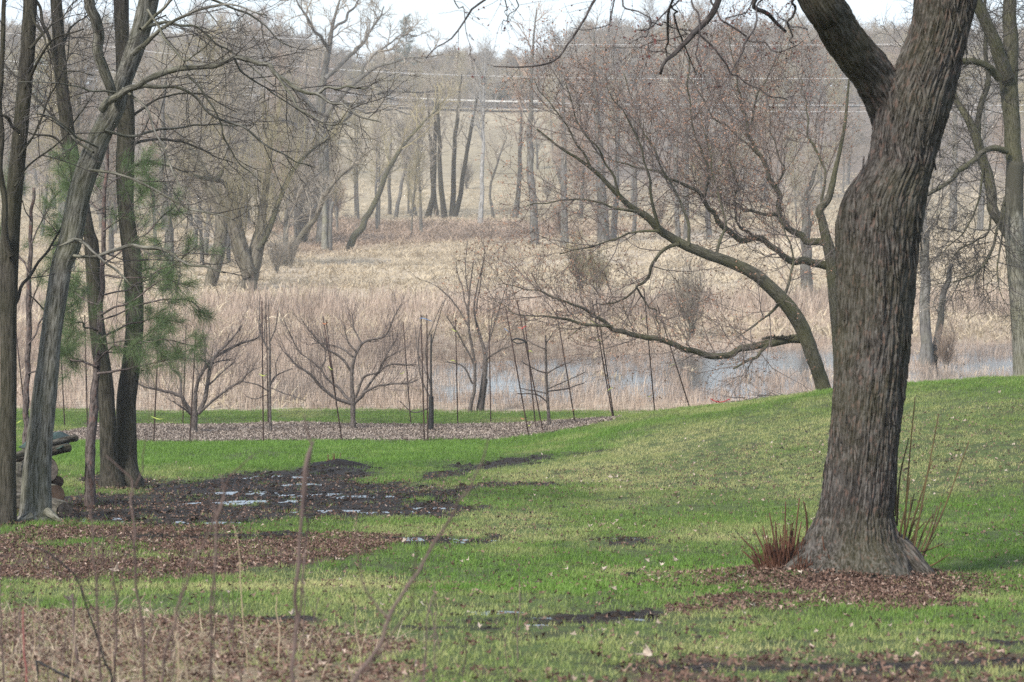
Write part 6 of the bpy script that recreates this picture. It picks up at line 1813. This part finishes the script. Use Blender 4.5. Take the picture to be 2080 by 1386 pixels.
stem('thin brown stalk beside the forked stem, right side', [[(860, 1400, 4), (866, 1280, 4), (880, 1210, 4), (888, 1240, 2)]], 8.0, 'stem', .01, 1, 14)
stem('thin grey stalk right of the forked stem', [[(880, 1420, 4), (884, 1300, 3), (886, 1220, 3), (880, 1180, 2)]], 8.2, 'stem', .01, 1, 15)
stem('black fallen stick slanting over the near straw', [[(74, 1342, 6), (110, 1362, 6), (160, 1386, 6), (190, 1398, 5)]], 10.2, 'black', .005, 0, 16, 'fallen_stick')
rng = np.random.default_rng(321)
for k in range(34):
    px = rng.uniform(-20, 720) if k < 28 else rng.uniform(720, 1100); D = rng.uniform(9.3, 11.8)
    x = (px - 1040) / F * D
    z0 = gz(x, D); P0 = proj(np.array([x]), np.array([D]), np.array([z0]))
    h = rng.uniform(45, 210); a, b = float(P0[0][0]), float(P0[1][0]); dx = rng.normal(0, .14) * h
    m = 'stem_pale' if rng.random() < .18 else 'stem'
    stem('thin %s among many standing in the near straw' % ('pale straw stalk' if m == 'stem_pale' else 'brown dead stem'), [[(a, b + 6, 2.6), (a + dx * .4, b - h * .5, 2.3), (a + dx, b - h, 1.3)]], D, m, .02, int(rng.integers(0, 4)), 40 + k)

# ------------------------------------------------------------------ pale leaves lying on the lawn
rng = np.random.default_rng(99)
lm = [mesh_np('fallen_leaf', *leafshape(.030, .016, rng.uniform(.3, .9), rng), M['paleleaf'], None, False) for _ in range(8)]
spec = [(232, 1172, 2.0), (96, 1168, 1.6), (463, 1217, 1.3), (136, 1232, 1.8), (1240, 975, 1.7), (1252, 978, 1.6), (1262, 983, 1.4), (1232, 982, 1.5), (1275, 985, 1.2), (1205, 984, 1.4), (1192, 988, 1.3), (1180, 984, 1.1), (1045, 938, 1.4), (1118, 1180, 1.5), (1090, 1196, 1.4), (1343, 1003, 1.3),
        (1510, 1186, 2.1), (1322, 1345, 2.0), (448, 870, 1.2), (822, 1108, 1.4), (1242, 1073, 1.3), (1262, 1056, 1.5), (1230, 1165, 1.3), (1375, 1152, 1.6), (1345, 1158, 1.3), (1960, 862, 1.6), (2030, 803, 1.8), (1935, 856, 1.3), (1500, 910, 1.3), (1530, 916, 1.5), (1895, 985, 1.6), (1840, 1000, 1.9), (1950, 935, 1.5)]
for k in range(240):
    if k < 130: spec.append((rng.uniform(1080, 2080), rng.uniform(830, 1080), rng.uniform(.6, 1.25)))
    else: spec.append((rng.uniform(150, 2080), rng.uniform(920, 1330), rng.uniform(.6, 1.2)))
for a, b, s_ in spec:
    if b < 1386 - 1 and (a < 1190 or True):
        x, y = pix_xy(a, b)
        if y > 56 or y < 8: continue
        o = link('fallen_leaf', lm[rng.integers(8)])
        o.location = (x, y, gz(x, y) + .03)
        o.rotation_euler = (rng.normal(0, .5), rng.normal(0, .5), rng.random() * 6.28)
        o.scale = (s_,) * 3
        tag(o, 'pale dry leaf lying on the lawn', 'leaf', 'pale dry leaves scattered over the lawn')

# clump of dead stubs on the turf lump by the mud
c = W(676, 936, 37.0); c[2] = gz(c[0], c[1])
ws = Tree('weed_stubs', 'clump of dead weed stubs on a dark turf lump above the mud', 'weed', tuple(c))
L_ = []
for k in range(16):
    p = c + np.array([rng.normal(0, .05), rng.normal(0, .05), -.01]); h = rng.uniform(.06, .2)
    L_.append((np.stack([p, p + np.array([rng.normal(0, .02), 0, h])]), np.array([.004, .003])))
ws.part('stubs', [(np.stack([a for a, b in L_]), np.stack([b for a, b in L_]))], M['sucker'], 4)
u = rng.normal(0, 1, (60, 3)); u[:, 2] = np.abs(u[:, 2]); 
n_, m_ = 40, 10
A, B = np.meshgrid(np.linspace(0, 2 * PI, n_, endpoint=False), np.linspace(0, 1, m_))
rr = B * (1 + .25 * (fbm(np.cos(A) * 2, np.sin(A) * 2, s=7) - .5))
X = c[0] + .08 + .45 * rr * np.cos(A); Y = c[1] + .4 * rr * np.sin(A)
Z = ground(X.ravel(), Y.ravel()).reshape(X.shape) + .10 * (1 - B ** 2) * (.6 + .8 * fbm(X * 9, Y * 9, s=8)) - .015
i = (np.arange(m_ - 1)[:, None] * n_ + np.arange(n_)[None]).ravel(); i2 = (np.arange(m_ - 1)[:, None] * n_ + (np.arange(n_)[None] + 1) % n_).ravel()
ws.raw('turf_lump', np.stack([X.ravel(), Y.ravel(), Z.ravel()], 1), [np.stack([i, i2, i2 + n_, i + n_], -1)], M['clod'])

# ------------------------------------------------------------------ the air
bx0, bx1, by0, by1, bz0, bz1 = -520., 520., -45., 1060., -2.5, 62.
V = [(a, b, c) for a in (bx0, bx1) for b in (by0, by1) for c in (bz0, bz1)]
hz = link('haze', mesh_np('haze', V, [np.array([(0, 1, 3, 2), (4, 6, 7, 5), (0, 4, 5, 1), (2, 3, 7, 6), (0, 2, 6, 4), (1, 5, 7, 3)])], None, smooth=False))
hm = bpy.data.materials.new('haze_air'); hm.use_nodes = True
hm.node_tree.nodes.clear()
ho = hm.node_tree.nodes.new('ShaderNodeOutputMaterial'); pv = hm.node_tree.nodes.new('ShaderNodeVolumePrincipled')
pv.inputs['Color'].default_value = (.97, .96, .94, 1)
pv.inputs['Density'].default_value = .00048
hm.node_tree.links.new(pv.outputs[0], ho.inputs['Volume'])
hz.data.materials.append(hm)
tag(hz, kind='stuff')
